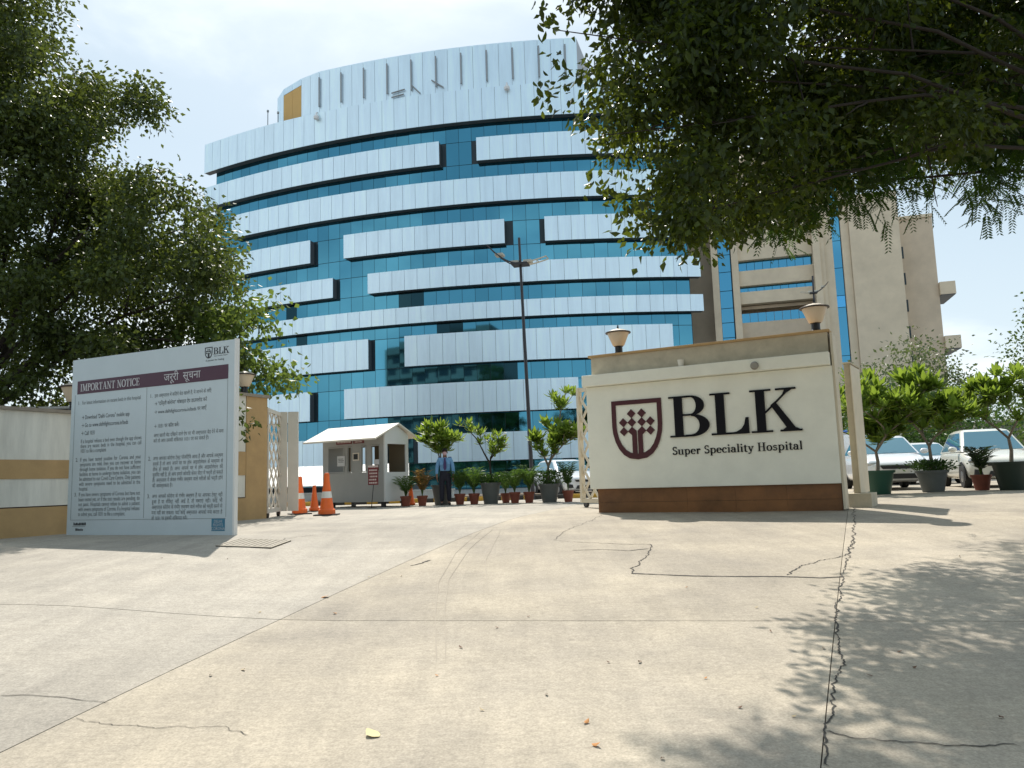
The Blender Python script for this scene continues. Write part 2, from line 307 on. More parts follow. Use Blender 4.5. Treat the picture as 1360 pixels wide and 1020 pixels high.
crack([(1133, 715), (1124, 745), (1118, 764), (1113, 800), (1110, 840), (1118, 880), (1108, 910), (1104, 950), (1095, 972), (1102, 1019)], .012, .018)
crack([(1095, 972), (1150, 983), (1240, 990), (1359, 995)], .008, .02)
crack([(838, 762), (900, 764.5), (960, 766), (1040, 766), (1090, 768), (1122, 766)], .030, .006)
crack([(838, 762), (838, 755), (858, 740), (867, 727), (865, 723), (820, 723), (760, 720)], .014, .02)
crack([(760, 731), (800, 730), (835, 732), (862, 729)], .022, .006)
crack([(760, 720), (738, 718), (748, 706), (790, 690), (797, 684)], .008, .02)
crack([(0, 924), (70, 926), (145, 934)], .007, .01); crack([(100, 955), (180, 968), (250, 966), (300, 965), (330, 978)], .005, .02)
crack([(300, 728), (360, 722), (395, 713), (420, 711)], .010, .03); crack([(545, 752), (560, 748), (572, 744)], .03, .01)
for tr in ([(580, 880), (578, 820), (582, 775), (605, 735), (640, 705)], [(592, 880), (590, 815), (596, 770), (622, 730), (655, 703)], [(648, 790), (645, 745), (665, 705)]):
    crack(tr, .008, .004, 'tyre_mark', .15, mat('tyre_rubber_mark', (.325, .285, .23), .9))

# ================================================================ HOSPITAL (curved tower)
HX, HY, HR = 9.0, 154.6, 83.7
def cyl(s, r): a = s/HR; return (HX+r*math.sin(a), HY-r*math.cos(a))
M_panel = mat('cladding_panel', (.73, .89, 1.0), .34, metal=.55, spec=.5, nscale=1.0, namt=.10, world=(1.6, 1.6, .16), orand=.035)
M_glass = mat('blue_reflective_glass', (.075, .258, .360), .03, metal=1.0, nscale=.12, namt=.10, world=(1, 1, 1), orand=.10)
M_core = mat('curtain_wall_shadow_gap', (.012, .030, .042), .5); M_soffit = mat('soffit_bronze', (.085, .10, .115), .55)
M_yel = mat('yellow_panel', (.62, .38, .11), .55, nscale=1, namt=.06); M_steel = mat('grey_steel', (.30, .32, .34), .45, metal=.6)
hosp = thing('hospital_building', 'tall curved hospital tower banded in white panels and blue glass', 'building', (HX, HY, .9))
def hl(x, y, z): return (x-HX, y-HY, z-.9)
def curved_slab(mb, s0, s1, r0, r1, z0, z1):
    n = max(2, int((s1-s0)/1.0)); vs = []; fs = []
    for i in range(n+1):
        s = s0+(s1-s0)*i/n
        for r, z in ((r1, z0), (r1, z1), (r0, z1), (r0, z0)): x, y = cyl(s, r); vs.append(hl(x, y, z))
    for i in range(n):
        for k in range(4): fs.append((i*4+k, i*4+(k+1) % 4, i*4+4+(k+1) % 4, i*4+4+k))
    fs += [(3, 2, 1, 0), (n*4, n*4+1, n*4+2, n*4+3)]; mb.add(vs, fs)
SL, SR = -44.5, 9.2
BANDS = [(36.5, 39.8, [(SL, 9.4)]), (32.4, 34.75, [(SL, -15.5), (-11.8, SR)]), (28.2, 30.7, [(-40.05, SR)]), (24.0, 26.38, [(SL, -29.59), (-25.75, -9.28), (-5.47, 7.2)]),
         (20.15, 22.15, [(SL, -26.96), (-23.13, 9.15)]), (16.85, 18.45, [(SL, 9.25)]), (12.7, 15.65, [(SL, -23.1), (-19.36, 6.14)]), (8.0, 10.9, [(SL, -29.6), (-25.75, -2.87)]), (3.5, 6.1, [(SL, -21.5), (-18.15, SR)])]
def panel_mesh(w, h, t, name):
    mb = MB(); mb.box(-w/2, w/2, 0, t, 0, h); me = bpy.data.meshes.new(name); me.from_pydata(mb.v, [], mb.f); return me
rest_p = MB(); rest_g = MB()
def put(me, name, m, s, r, z, tilt=0, stuff=None, par=None):
    x, y = cyl(s, r); a = s/HR
    if stuff is not None:
        Mx = Matrix.Translation(Vector(hl(x, y, z))) @ Matrix.Rotation(a, 4, 'Z'); stuff.add([Mx @ v.co for v in me.vertices], [tuple(p.vertices) for p in me.polygons]); return
    o = link(name, me, m, par or hosp, hl(x, y, z), (random.gauss(0, tilt), 0, a+random.gauss(0, tilt))); return o
for bi, (z0, z1, segs) in enumerate(BANDS):
    for s0, s1 in segs:
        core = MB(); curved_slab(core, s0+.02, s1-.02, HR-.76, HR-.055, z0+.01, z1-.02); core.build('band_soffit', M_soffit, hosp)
        n = round((s1-s0)/1.281); w = (s1-s0)/n; me = panel_mesh(w-.028, z1-z0, .05, 'cladding_panel')
        for k in range(n):
            s = s0+(k+.5)*w; hid = bi >= 3 and s < -34.5
            put(me, 'cladding_panel', M_panel, s, HR, z0, .0015, rest_p if hid else None)
        if bi < 2 and s0 == SL:
            me2 = panel_mesh(.72, z1-z0, .05, 'end_panel'); x, y = cyl(s0-.03, HR-.38); link('cladding_panel', me2, M_panel, hosp, hl(x, y, z0), (0, 0, s0/HR-math.pi/2))
o = rest_p.build('cladding_panels_behind_tree', M_panel, hosp); o['kind'] = 'stuff'
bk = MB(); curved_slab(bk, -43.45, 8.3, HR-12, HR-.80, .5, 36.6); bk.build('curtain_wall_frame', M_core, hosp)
rows = [(34.75, 36.5), (30.7, 32.4), (26.38, 28.2), (22.15, 24.0), (18.45, 20.15), (15.65, 16.85), (10.9, 12.7), (6.1, 8.0), (.93, 3.5)]
NC = 40; g0 = -43.4; DARK_PANES = {(4, 18), (4, 19), (4, 8), (5, 9), (6, 26), (5, 21), (5, 22)}; M_dark_pane = mat('dark_pane_glass', (.016, .05, .065), .08, metal=.9)  # scattered panes given a darker glass tone
GW = (8.25-g0)/NC
for ri, (z0, z1) in enumerate(rows):
    me = panel_mesh(GW-.045, z1-z0-.05, .03, 'glass_pane')
    for k in range(NC):
        s = g0+(k+.5)*GW; hid = (s < -35 and ri > 2) or ri == 8
        o = put(me, 'glass_pane', M_glass, s, HR-.76, z0+.025, .0028, rest_g if hid else None)
        if o and (ri, k) in DARK_PANES: o.material_slots[0].link = 'OBJECT'; o.material_slots[0].material = M_dark_pane
for bi, (z0, z1, segs) in enumerate(BANDS[1:]):
    me = panel_mesh(GW-.045, z1-z0-.05, .03, 'glass_pane')
    for k in range(NC):
        s = g0+(k+.5)*GW
        if any(a-.1 < s < b+.1 for a, b in segs): continue
        put(me, 'glass_pane', M_glass, s, HR-.76, z0+.025, .0028, rest_g if s < -40 else None)
o = rest_g.build('glass_panes_low_and_hidden', M_glass, hosp); o['kind'] = 'stuff'
# rooftop drum
prof = [(-23.9, 88.0), (-25.2, 84.0), (-24.9, 81.2), (-23.62, 79.18), (-21.15, 77.1), (-18.91, 75.79)]
ss = -27.3
while ss < -.9: prof.append(cyl(ss, HR-.12)); ss += 1.281
prof += [(9.0, 76.5), (9.0, 88)]
mb = MB(); nP = len(prof)
vs = [hl(x, y, 39.3) for x, y in prof]+[hl(x, y, 44.25) for x, y in prof]
mb.add(vs, [(i, i+1, i+1+nP, i+nP) for i in range(nP-1)]+[tuple(range(nP, 2*nP))]+[(nP-1, 0, nP, 2*nP-1)]); mb.build('roof_drum', mat('drum_wall', (.40, .43, .47), .6), hosp)
for i in range(2, nP-3):
    (xa, ya), (xb, yb) = prof[i], prof[i+1]; l = math.hypot(xb-xa, yb-ya); an = math.atan2(yb-ya, xb-xa)
    nsub = 2 if l > 2.2 else 1
    for q in range(nsub):
        yel = i == 3; lo, hi = (40.0, 43.55) if yel else (39.78, 44.3)
        me = panel_mesh(l/nsub-.03, hi-lo, .05, 'drum_panel'); f = (q+.5)/nsub
        nx, ny = math.sin(an), -math.cos(an); ux, uy = math.cos(an), math.sin(an)
        cx, cy = xa+ux*l*f+nx*.07, ya+uy*l*f+ny*.07
        link('drum_panel', me, M_yel if yel else M_panel, hosp, hl(cx, cy, lo), (0, 0, an))
        if yel: me = panel_mesh(l/nsub-.03, .70, .05, 'drum_panel'); link('drum_panel', me, M_panel, hosp, hl(cx, cy, 43.6), (0, 0, an))
for k in range(11):
    s = -28.45+2.56*k; x, y = cyl(s, HR+.13); mb = MB(); mb.tube([hl(x, y, 40.35), hl(x, y, 43.55)], .085, 8); q = cyl(s, HR-.1)
    for z in (40.5, 43.4): mb.tube([hl(*q, z), hl(x, y, z)], .04, 6)
    mb.build('facade_light_tube', M_steel, hosp)
for s0, z0, s1, z1 in ((-18.2, 40.9, -17.3, 39.9), (-16.1, 41.1, -14.9, 40.2), (-20.3, 40.35, -18.9, 40.55), (-20.3, 39.9, -19.0, 40.05)):
    mb = MB(); a = cyl(s0, HR+.12); b = cyl(s1, HR+.12); mb.tube([hl(*a, z0), hl(*b, z1)], .07, 6); mb.build('loose_bracket', M_steel, hosp)
for s, z in ((-28.7, 39.4), (-8.6, 39.6)):
    x, y = cyl(s, HR+.25); mb = MB(); mb.lathe([(.05, -.45), (.26, -.38), (.3, -.15), (.12, .1), (.06, .35)], 12, hl(x, y, z)); mb.tube([hl(x, y, z+.3), hl(*cyl(s, HR-.05), z+.45)], .05, 6); mb.build('dome_lamp', mat('white_plastic', (.75, .76, .78), .35), hosp)
for s, h in ((-35.6, 1.9), (-34.2, 1.4)):
    x, y = cyl(s, HR-.6); mb = MB(); mb.tube([hl(x, y, 39.7), hl(x, y, 39.8+h)], .05, 6); mb.lathe([(.12, 0), (.12, .2)], 8, hl(x, y, 39.75+h)); mb.build('roof_mast', M_steel, hosp)
roofm = MB(); curved_slab(roofm, -43.6, 9.0, HR-13, HR-.06, 39.0, 39.3); roofm.build('roof', M_soffit, hosp)

# ================================================================ BEIGE TOWER beside it
M_beige = mat('beige_plaster', (.70, .595, .45), .85, nscale=.6, namt=.12, bump=.1, bscale=6); M_beige2 = mat('shaded_beige_plaster', (.60, .495, .375), .85, nscale=.6, namt=.14)  # second tone is the beige darkened, shade of set-back walls in the colour
M_blue2 = mat('blue_tint_glass', (.085, .30, .46), .06, metal=1.0); M_brt = mat('sky_blue_panel', (.10, .42, .75), .1, metal=.8)
BPH = R_(16); bt = thing('beige_block', 'tan plastered block with vertical blue glass strips right of the curved tower', 'building', (17.4, 73.5, .9), -BPH)
def bb(name, m, x0, x1, y0, y1, z0, z1): mb = MB(); mb.box(x0, x1, y0, y1, z0-.9, z1-.9); return mb.build(name, m, bt)
bb('wall', M_beige2, -4, 2.22, 2.5, 14, .9, 34)
bb('pier', M_beige, 2.26, 2.88, 0, 14, .9, 34); bb('pier', M_beige, 4.12, 4.75, 0, 14, .9, 34)
zz = 1.0
for z in (4, 6.3, 8.6, 10.9, 13.2, 14.5, 15.95, 17.35, 19.05, 20.9, 22.6, 24.4, 26.2, 28, 30, 32): bb('glass_pane', M_blue2, 2.90, 4.0, .35, .40, zz, z-.06); zz = z
bb('wall', M_core, 2.88, 4.12, .45, 14, .9, 33.9)
# recessed bay with spandrels
for i, (a, b) in enumerate(((24.3, 26.4), (19.34, 20.80), (17.58, 18.74), (14.4, 15.84), (9.9, 11.2), (5.5, 6.8), (28.4, 30.2))): bb('spandrel', M_beige if i < 3 else M_beige2, 4.76, 11.40, .30 if i < 3 else .7, 6, a, b)
bb('spandrel', M_beige, 4.76, 11.40, .3, 6, 21.84, 24.28)
for a, b in ((20.82, 21.82), (18.76, 19.32), (15.86, 16.75), (11.3, 14.3), (6.9, 9.8)):
    for k in range(9):
        x = 4.78+k*.735; bb('glass_pane', M_blue2, x, x+.70, .9, .95, a, b)
bb('wall', M_beige2, 4.76, 11.40, 2.4, 14, .9, 33.9); bb('beam', M_beige2, 4.8, 11.3, 1.2, 1.6, 17.2, 17.5)
bb('pier', M_beige, 11.42, 12.02, -.5, 14, .9, 34); bb('pier', M_beige, 12.04, 12.43, -.25, 14, .9, 34); bb('pier', M_beige, 12.45, 13.2, 0, 14, .9, 34)
zz = 10.2
for z in (12, 16.5, 17.6, 20.2, 22.8, 25.4, 28, 31): bb('glass_pane', M_brt if abs(z-17.6) < .01 else M_blue2, 13.22, 13.93, .25, .3, zz, z-.05); zz = z
bb('wall', M_core, 13.2, 14.0, .35, 14, .9, 33.9)
bb('pier', M_beige, 14.0, 14.68, 0, 14, .9, 34); bb('wall', M_beige, 14.7, 18.87, -.3, 14, .9, 26.8)
bb('stair_tower', M_beige2, 18.88, 21.88, 1.0, 13, .9, 24.3); bb('roof_coping', M_beige, 18.9, 21.95, .9, 13.1, 24.32, 24.6)
for z in (21.2, 18.75, 16.25, 13.8, 11.5, 9.0): bb('window', M_core, 18.89, 19.27, .93, .98, z-.55, z+.55); bb('window_frame', mat('white_frame', (.7, .7, .7), .5), 18.9, 18.95, .90, .93, z-.55, z+.55)
for z in (18.1, 13.2, 8.3):
    bb('balcony', M_beige, 21.90, 23.15, .6, 5, z-1.15, z); bb('balcony_soffit', M_soffit, 21.92, 23.1, .65, 4.95, z-1.22, z-1.16)

# ================================================================ SIGN WALL
M_cream = mat('cream_paint', (.82, .81, .70), .7, nscale=2.5, namt=.06, bump=.05, bscale=20); M_creamD = mat('stained_cream_paint', (.50, .445, .335), .8, nscale=3, namt=.22, bump=.1, bscale=12)
M_brown = mat('brown_stone_tile', (.20, .085, .027), .4, nscale=1.3, namt=.55, world=(1, 1, 1), bump=.1, bscale=15); M_ochre = mat('ochre_paint', (.47, .305, .14), .8, nscale=2.5, namt=.14, bump=.08)
M_maroon = mat('maroon_paint', (.065, .010, .016), .4); M_black = mat('black_letter', (.004, .004, .007), .45, spec=.2)
SP = np.array([1.65, 15.46, .92]); SPH = R_(29)
sw = thing('sign_wall', 'cream entrance wall carrying the BLK shield emblem and black lettering', 'sign', tuple(SP), -SPH)
def sb(name, m, x0, x1, y0, y1, z0, z1, par=None, bv=0):
    mb = MB(); mb.box(x0, x1, y0, y1, z0-.92, z1-.92); o = mb.build(name, m, par or sw)
    if bv: bevel(o, bv)
    return o
bs = sb('base', M_dark, -.01, 4.44, .02, .5, .85, 1.38)
for k in range(5):
    for j in range(2): x = -.02+k*.893; sb('tile', M_brown, x+.001, x+.892, -.004+random.uniform(0, .006), .02, .86+j*.265, 1.12+j*.262, bs)
pn = sb('panel', M_cream, -.14, 4.46, -.10, .45, 1.385, 3.40, bv=.008)
sb('side_strip', mat('pale_trim', (.62, .55, .42), .6), 4.462, 4.50, -.07, .40, .95, 3.98)
led = sb('ledge', M_cream, -.18, 4.44, -.22, .40, 3.405, 3.63, bv=.012); sb('upper_wall', M_creamD, -.04, 4.42, -.02, .38, 3.632, 4.0); sb('coping', M_ochre, -.09, 4.46, -.07, .43, 4.002, 4.045, bv=.006)
for u, z in ((3.20, 3.50),):
    mb = MB(); mb.lathe([(.02, 0), (.07, .01), (.075, .03), (.05, .06)], 14); o = mb.build('spot_light', mat('spot_rim', (.30, .28, .24), .4), sw); o.location = (u, -.222, z-.92); o.rotation_euler = (R_(90), 0, 0)
mb = MB(); mb.lathe([(.045, 0), (.065, .13), (.055, .13), (.04, .02)], 12); tag(mb.build('paper_cup', mat('paper_white', (.75, .72, .64), .6)), 'small white paper cup standing on the ledge above the lettering', 'cup'); cup = bpy.data.objects['paper_cup']
_p = SP+np.array([math.cos(SPH)*1.83-.12*math.sin(SPH), -math.sin(SPH)*1.83-.12*math.cos(SPH), 0]); cup.location = (_p[0], _p[1], 3.632)
# emblem
em = bpy.data.objects.new('emblem', None); COL.objects.link(em); em.parent = sw; em.location = (.895, -.10, 3.08-.92)
def shield(k):
    w = .505*k; return [(-w, 0), (w, 0), (w, -.50)] + [(w*math.cos(R_(a))**.8 if a < 90 else 0, -.50-(.65*k)*math.sin(R_(a))**1.15) for a in (15, 30, 45, 60, 75)] + [(0, -.50-.65*k)] + [(-w*math.cos(R_(a))**.8, -.50-(.65*k)*math.sin(R_(a))**1.15) for a in (75, 60, 45, 30, 15)] + [(-w, -.50)]
so = shield(1.0); si = [(x, z if z < -.2 else -.085) for x, z in shield(.83)]
mb = MB(); n = len(so); vs = [(a, y, b) for y in (-.022, 0) for pl in (so, si) for a, b in pl]
fs = []
for i in range(n):
    j = (i+1) % n; fs += [(i, j, n+j, n+i), (2*n+i, 3*n+i, 3*n+j, 2*n+j), (i, 2*n+i, 2*n+j, j), (n+i, n+j, 3*n+j, 3*n+i)]
mb.add(vs, fs); mb.build('shield_outline', M_maroon, em)
for sx in (-1, 1):
    for dx, dz in ((.105, -.265), (.10, -.435), (.275, -.43), (.268, -.605)):
        mb = MB(); h = .086; mb.prism([(sx*dx-h, dz), (sx*dx, dz-h), (sx*dx+h, dz), (sx*dx, dz+h)], -.0225, 0); mb.build('diamond', M_maroon, em)
    mb = MB(); mb.prism([(sx*.012, -.60), (sx*.10, -.52), (sx*.185, -.605), (sx*.105, -.68), (sx*.105, -1.06), (sx*.012, -1.12)], -.021, 0); mb.build('trunk_stroke', M_maroon, em)
for ch, x0, w in (('B', 1.55, .78), ('L', 2.33, .68), ('K', 3.05, .86)):
    mb = MB(); serif_text(mb, ch, 0, 0, .765, w, y0=-.035); o = mb.build('letter', M_black, sw); o.location = (x0, -.10, 2.31-.92)
mb = MB(); serif_text(mb, 'Super Speciality Hospital', 0, 0, .150, 2.33, y0=-.015, thick=.15, thin=.055, track=.02); o = mb.build('lettering', M_black, sw); o.location = (1.565, -.10, 1.985-.92)

# lamps on the walls
M_shade = mat('cream_lamp_shade', (.66, .54, .40), .35); M_blk = mat('black_metal', (.012, .012, .013), .4); M_lid = mat('lamp_lid', (.50, .43, .34), .5)
def wall_lamp(label, loc, s=1.0):
    t = thing('wall_lamp', label, 'lamp', loc, 0, 'bowl lamps on the entrance walls')
    mb = MB(); mb.lathe([(.09, 0), (.09, .03), (.075, .05), (.075, .15), (.1, .17)], 16); mb.build('neck', M_blk, t)
    mb = MB(); mb.lathe([(.095, .165), (.12, .19), (.215, .42), (.215, .43), (.09, .43)], 24); mb.build('shade', M_shade, t, True)
    mb = MB(); mb.lathe([(.245, .43), (.25, .45), (.12, .50), (.04, .52), (.02, .53)], 24); l = mb.build('lid', M_lid, t, True)
    mb = MB(); mb.lathe([(.252, .428), (.256, .44), (.25, .452), (.2, .445)], 24); mb.build('rim', mat('dark_brown_rim', (.045, .028, .022), .5), l)
    mb = MB(); mb.lathe([(.015, .525), (.02, .55), (.008, .60)], 8); mb.build('finial', M_blk, l); t.scale = (s, s, s); return t
def on_sign(u, dy, z): p = SP+np.array([math.cos(SPH)*u+dy*math.sin(SPH), -math.sin(SPH)*u+dy*math.cos(SPH), 0]); return (p[0], p[1], z)
wall_lamp('bowl lamp above the shield emblem on the sign wall', on_sign(.49, .18, 4.046)); wall_lamp('bowl lamp above the letter K end of the sign wall', on_sign(4.22, .18, 4.046))

# ================================================================ GATES
M_gate = mat('cream_gate_paint', (.66, .58, .44), .5, nscale=5, namt=.08); M_gate2 = mat('white_gate_paint', (.68, .64, .56), .5, nscale=5, namt=.06)
def gate(name, label, A, B, z0, h, m, end=(.25, 2), flip=False):
    A = np.array(A[:2]); B = np.array(B[:2]); Lg = float(np.linalg.norm(B-A)); an = math.atan2(B[1]-A[1], B[0]-A[0])
    t = thing(name, label, 'gate', (A[0], A[1], z0), an, 'lattice gate leaves')
    def bx(n, *a): mb = MB(); mb.box(*a); return mb.build(n, m, t)
    bx('post', 0, .09, -.04, .04, 0, h); bx('rail', .09, Lg, -.035, .035, h-.09, h); bx('rail', .09, Lg, -.035, .035, .0, .10)
    if end[1] == 2: bx('end_post', Lg, Lg+.07, -.17, .05, 0, h+.02); bx('end_post', Lg+.02, Lg+.09, -.44, -.19, 0, h+.02)
    else: bx('end_post', Lg, Lg+end[0], -.05, .05, 0, h+.02)
    w = Lg-.09; step = .42
    for sgn in (1, -1):
        z = -w*1.0
        while z < h:
            a, b = (0, z), (w, z+w*1.0)
            def clip(p, q):
                (x0, y0), (x1, y1) = p, q; t0, t1 = 0, 1
                lo, hi = .10, h-.09; dy = y1-y0
                for lim, s in ((lo, 1), (hi, -1)):
                    tt = (lim-y0)/dy
                    if s*dy > 0: t0 = max(t0, tt)
                    else: t1 = min(t1, tt)
                return (t0, t1)
            t0, t1 = clip(a, b)
            if t1-t0 > .05:
                p = (a[0]+(b[0]-a[0])*t0, a[1]+(b[1]-a[1])*t0); q = (a[0]+(b[0]-a[0])*t1, a[1]+(b[1]-a[1])*t1)
                if sgn < 0: p, q = (w-p[0], p[1]), (w-q[0], q[1])
                d = np.array([q[0]-p[0], q[1]-p[1]]); d /= np.linalg.norm(d); nn = np.array([-d[1], d[0]])*.035; yy = .012*sgn
                poly = [(p[0]+nn[0]+.09, p[1]+nn[1]), (q[0]+nn[0]+.09, q[1]+nn[1]), (q[0]-nn[0]+.09, q[1]-nn[1]), (p[0]-nn[0]+.09, p[1]-nn[1])]
                mb = MB(); mb.prism(poly, yy-.010, yy+.010); mb.build('slat', m, t)
            z += step
    for x in (.12, Lg-.1):
        mb = MB(); mb.lathe([(.03, -.03), (.09, -.03), (.09, .03), (.03, .03)], 16); o = mb.build('wheel', M_blk, t); o.rotation_euler = (R_(90), 0, 0); o.location = (x, 0, -.02)
    return t
gate('gate_leaf', 'tall lattice gate leaf folded back beside the ochre pier', atY(353, 690, 17.9), atY(371, 686, 19.2), .95+.08, 2.42, M_gate2, (.40, 2))
gate('gate_leaf', 'lattice gate leaf tucked behind the left end of the sign wall', atY(822, 664, 17.2), atY(776, 667, 18.6), .97+.06, 2.72, M_gate, (.10, 1))
# gate fin at the right of the sign
fp = on_sign(4.62, .72, 0)
fin = thing('gate_fin', 'narrow solid cream gate leaf on a concrete block right of the sign', 'gate', (fp[0], fp[1], gz(fp[0], fp[1])), -R_(27))
for n, m, a in (('block', M_creamD, (-.14, .24, -.12, .5, -.1, .24)), ('leaf', mat('shaded_cream_paint', (.36, .31, .22), .8, nscale=3, namt=.15), (-.06, .045, 0, .95, .242, 2.55)), ('edge', M_gate, (.046, .06, .0, .93, .242, 2.53)), ('cap', M_creamD, (-.08, .065, -.02, .97, 2.552, 2.58))):  # shade put in the leaf colour, light in the pale edge strip
    mb = MB(); mb.box(*a); bevel(mb.build(n, m, fin), .006)
fin.rotation_euler.z = -R_(33)

# ================================================================ LEFT BOUNDARY WALL AND PIER
WD = np.array([math.sin(R_(28)), math.cos(R_(28))]); WA = np.array([-7.85, 13.75])
M_wall = mat('streaked_white_wall', (.74, .715, .635), .85, nscale=1.3, namt=.24, world=(2.2, 2.2, .35), bump=.15, bscale=9); M_cap = mat('wall_cap', (.28, .24, .19), .85, nscale=5, namt=.2)
def wl(name, label, t0, t1, z0, z1, lines):
    p = WA+WD*t0; t = thing(name, label, 'wall', (p[0], p[1], z0), math.atan2(WD[1], WD[0])); return t, t1-t0, z1-z0
def wb(t, n, m, *a): mb = MB(); mb.box(*a); return mb.build(n, m, t)
t, Lw, H = wl('boundary_wall', 'streaked white boundary wall with ochre stripe at the left edge', -9, .8, .80, 3.02, 0)
wb(t, 'wall', M_wall, 0, Lw, 0, .25, .62, H); wb(t, 'coping', M_cap, -.02, Lw+.02, -.05, .30, H+.002, H+.06)
wb(t, 'ochre_stripe', M_ochre, 0, Lw, -.012, -.002, 1.08, 1.40); wb(t, 'plinth', M_ochre, 0, Lw, -.03, .25, -.1, .60); wb(t, 'pilaster', M_creamD, Lw-.22, Lw, -.05, -.014, .62, H-.02)
wb(t, 'kerb', M_creamD, 0, Lw-.6, -.45, -.035, -.4, .06)
t2, Lp, Hp = wl('gate_pier', 'taller cream and ochre wall pier beside the open lattice gate', .82, 4.62, .80, 3.66, 0)
wb(t2, 'wall', M_wall, 0, Lp-.62, 0, .35, .62, Hp); wb(t2, 'coping', M_cap, -.03, Lp+.05, -.06, .41, Hp+.002, Hp+.07)
wb(t2, 'ochre_stripe', M_ochre, .0, Lp-.62, -.014, -.002, 1.10, 1.62); wb(t2, 'plinth', M_ochre, 0, Lp-.62, -.03, .35, -.1, .60); wb(t2, 'corner_post', M_ochre, Lp-.615, Lp, -.02, .37, -.1, Hp)
pp = WA+WD*4.12; wall_lamp('bowl lamp on the ochre gate pier beside the notice board', (pp[0]-.15, pp[1]+.05, .80+Hp+.07), 1.0)
pp = WA+WD*.15; wall_lamp('bowl lamp half hidden behind the left edge of the notice board', (pp[0]-.15, pp[1]+.05, 3.085), 1.0)
# shed behind the wall
sh = thing('shed', 'low dark brown shed roof showing above the left boundary wall', 'shed', (-12.5, 17.2, .9), R_(8)); M_shed = mat('rusty_sheet', (.055, .035, .026), .8, nscale=3, namt=.3); M_zinc = mat('zinc_sheet', (.55, .55, .53), .4, nscale=3, namt=.15)
for n, m, a in (('wall', M_shed, (-3, 3.2, .3, 4, 0, 2.25)), ('fascia', M_shed, (-3.2, 3.4, 0, .12, 2.15, 2.62)), ('roof', M_zinc, (-3.3, 3.5, -.1, 4.2, 2.63, 2.68)), ('post', M_shed, (-2.9, -2.75, .05, .2, 0, 2.1)), ('post', M_shed, (3.0, 3.15, .05, .2, 0, 2.1))): wb(sh, n, m, *a)

# ================================================================ NOTICE BOARD
BP = atY(88, 713, 13.3); BPH2 = R_(24)
nb = thing('notice_board', 'large pale blue bilingual IMPORTANT NOTICE board leaning by the left wall', 'notice board', (BP[0], BP[1], .89), -BPH2)
M_board = mat('pale_blue_board', (.53, .61, .65), .5, nscale=1.2, namt=.05); M_plum = mat('plum_band', (.075, .028, .052), .5); M_ink = mat('print_grey', (.10, .115, .125), .6); M_inkb = mat('print_dark', (.035, .04, .048), .6); M_wht = mat('print_white', (.55, .55, .57), .5); M_cyan = mat('cyan_print', (.055, .21, .32), .5)
BW, BH = 3.67, 3.015
wb(nb, 'panel', M_board, 0, BW, 0, .04, -.035, BH); wb(nb, 'edge_frame', mat('white_alu', (.72, .73, .72), .35), BW, BW+.035, -.012, .06, -.01, BH+.01)
for x in (.5, 3.1): wb(nb, 'leg', M_steel, x, x+.06, .04, .10, -.12, BH-.4); mb = MB(); mb.tube([(x+.03, .08, 2.0), (x+.03, .62, -.02)], .025, 6); mb.build('brace', M_steel, nb)
hb = wb(nb, 'header_band', M_plum, .14, 3.54, -.004, -.001, 2.41, 2.635)
mb = MB(); serif_text(mb, 'IMPORTANT NOTICE', .22, 2.455, .125, 1.42, thick=.17, thin=.06, y0=-.0085, y1=-.0045); mb.build('header_lettering', M_wht, nb)
DEVA = None
_h = place_text('header_lettering', text_mesh('जरूरी  सूचना', .175, font=DEVA), M_wht, nb, 2.18, -.0065, 2.475); _h['kind'] = 'stuff'
for a in ((.09, .094, 2.40, .28), (1.80, 1.804, 2.40, .30), (3.53, 3.534, 2.40, .30)): wb(nb, 'rule', M_ink, a[0], a[1], -.003, -.001, a[3], a[2])
wb(nb, 'rule', M_ink, .09, 3.534, -.003, -.001, .276, .280)
mk = bpy.data.objects.new('logo', None); COL.objects.link(mk); mk.parent = nb; mk.location = (3.13, -.0005, 2.94)
mb = MB(); s = .155; vs = [(a*s, y, b*s) for y in (-.003, 0) for pl in (so, si) for a, b in pl]; mb.add(vs, fs)
for sx in (-1, 1):
    for dx, dz in ((.105, -.265), (.10, -.435), (.275, -.43), (.268, -.605)): h = .086*s; mb.prism([(sx*dx*s-h, dz*s), (sx*dx*s, dz*s-h), (sx*dx*s+h, dz*s), (sx*dx*s, dz*s+h)], -.0035, 0)
    mb.prism([(sx*.012*s, -.60*s), (sx*.185*s, -.605*s), (sx*.105*s, -.68*s), (sx*.105*s, -1.06*s), (sx*.012*s, -1.12*s)], -.0032, 0)
mb.build('shield', M_inkb, mk)
mb = MB(); cx = .10
for ch, w in (('B', .105), ('L', .09), ('K', .12)): serif_text(mb, ch, cx, -.125, .105, w, y0=-.003, y1=0); cx += w+.004
mb.build('lettering', M_inkb, mk)
place_text('small_print', text_mesh('Super Speciality Hospital', .028), M_inkb, mk, .11, -.002, -.16); place_text('small_print', text_mesh('A passion for healing', .045), M_inkb, mk, -.06, -.002, -.225)
EN = [(2.315, 'For latest information on vacant beds in this hospital'), (2.06, '→ Download "Delhi Corona" mobile app'), (1.925, '→ Go to www.delhifightscorona.in/beds'), (1.79, '→ Call 1031'),
      (1.655, 'If a hospital refuses a bed even though the app shows there are vacant beds in the hospital, you can call 1031 to file a complaint'),
      (1.345, 'If you have tested positive for Corona and your symptoms are mild, then you can recover at home through home isolation. If you do not have sufficient facilities at home to undergo home isolation, you can be admitted to our Covid Care Centre. Only patients with severe symptoms need to be admitted in the hospital.'),
      (.76, 'If you have severe symptoms of Corona but have not been tested yet, or if the test results are pending, do not panic. Hospitals cannot refuse to admit a patient with severe symptoms of Corona. If a hospital refuses to admit you, call 1031 to file a complaint.')]
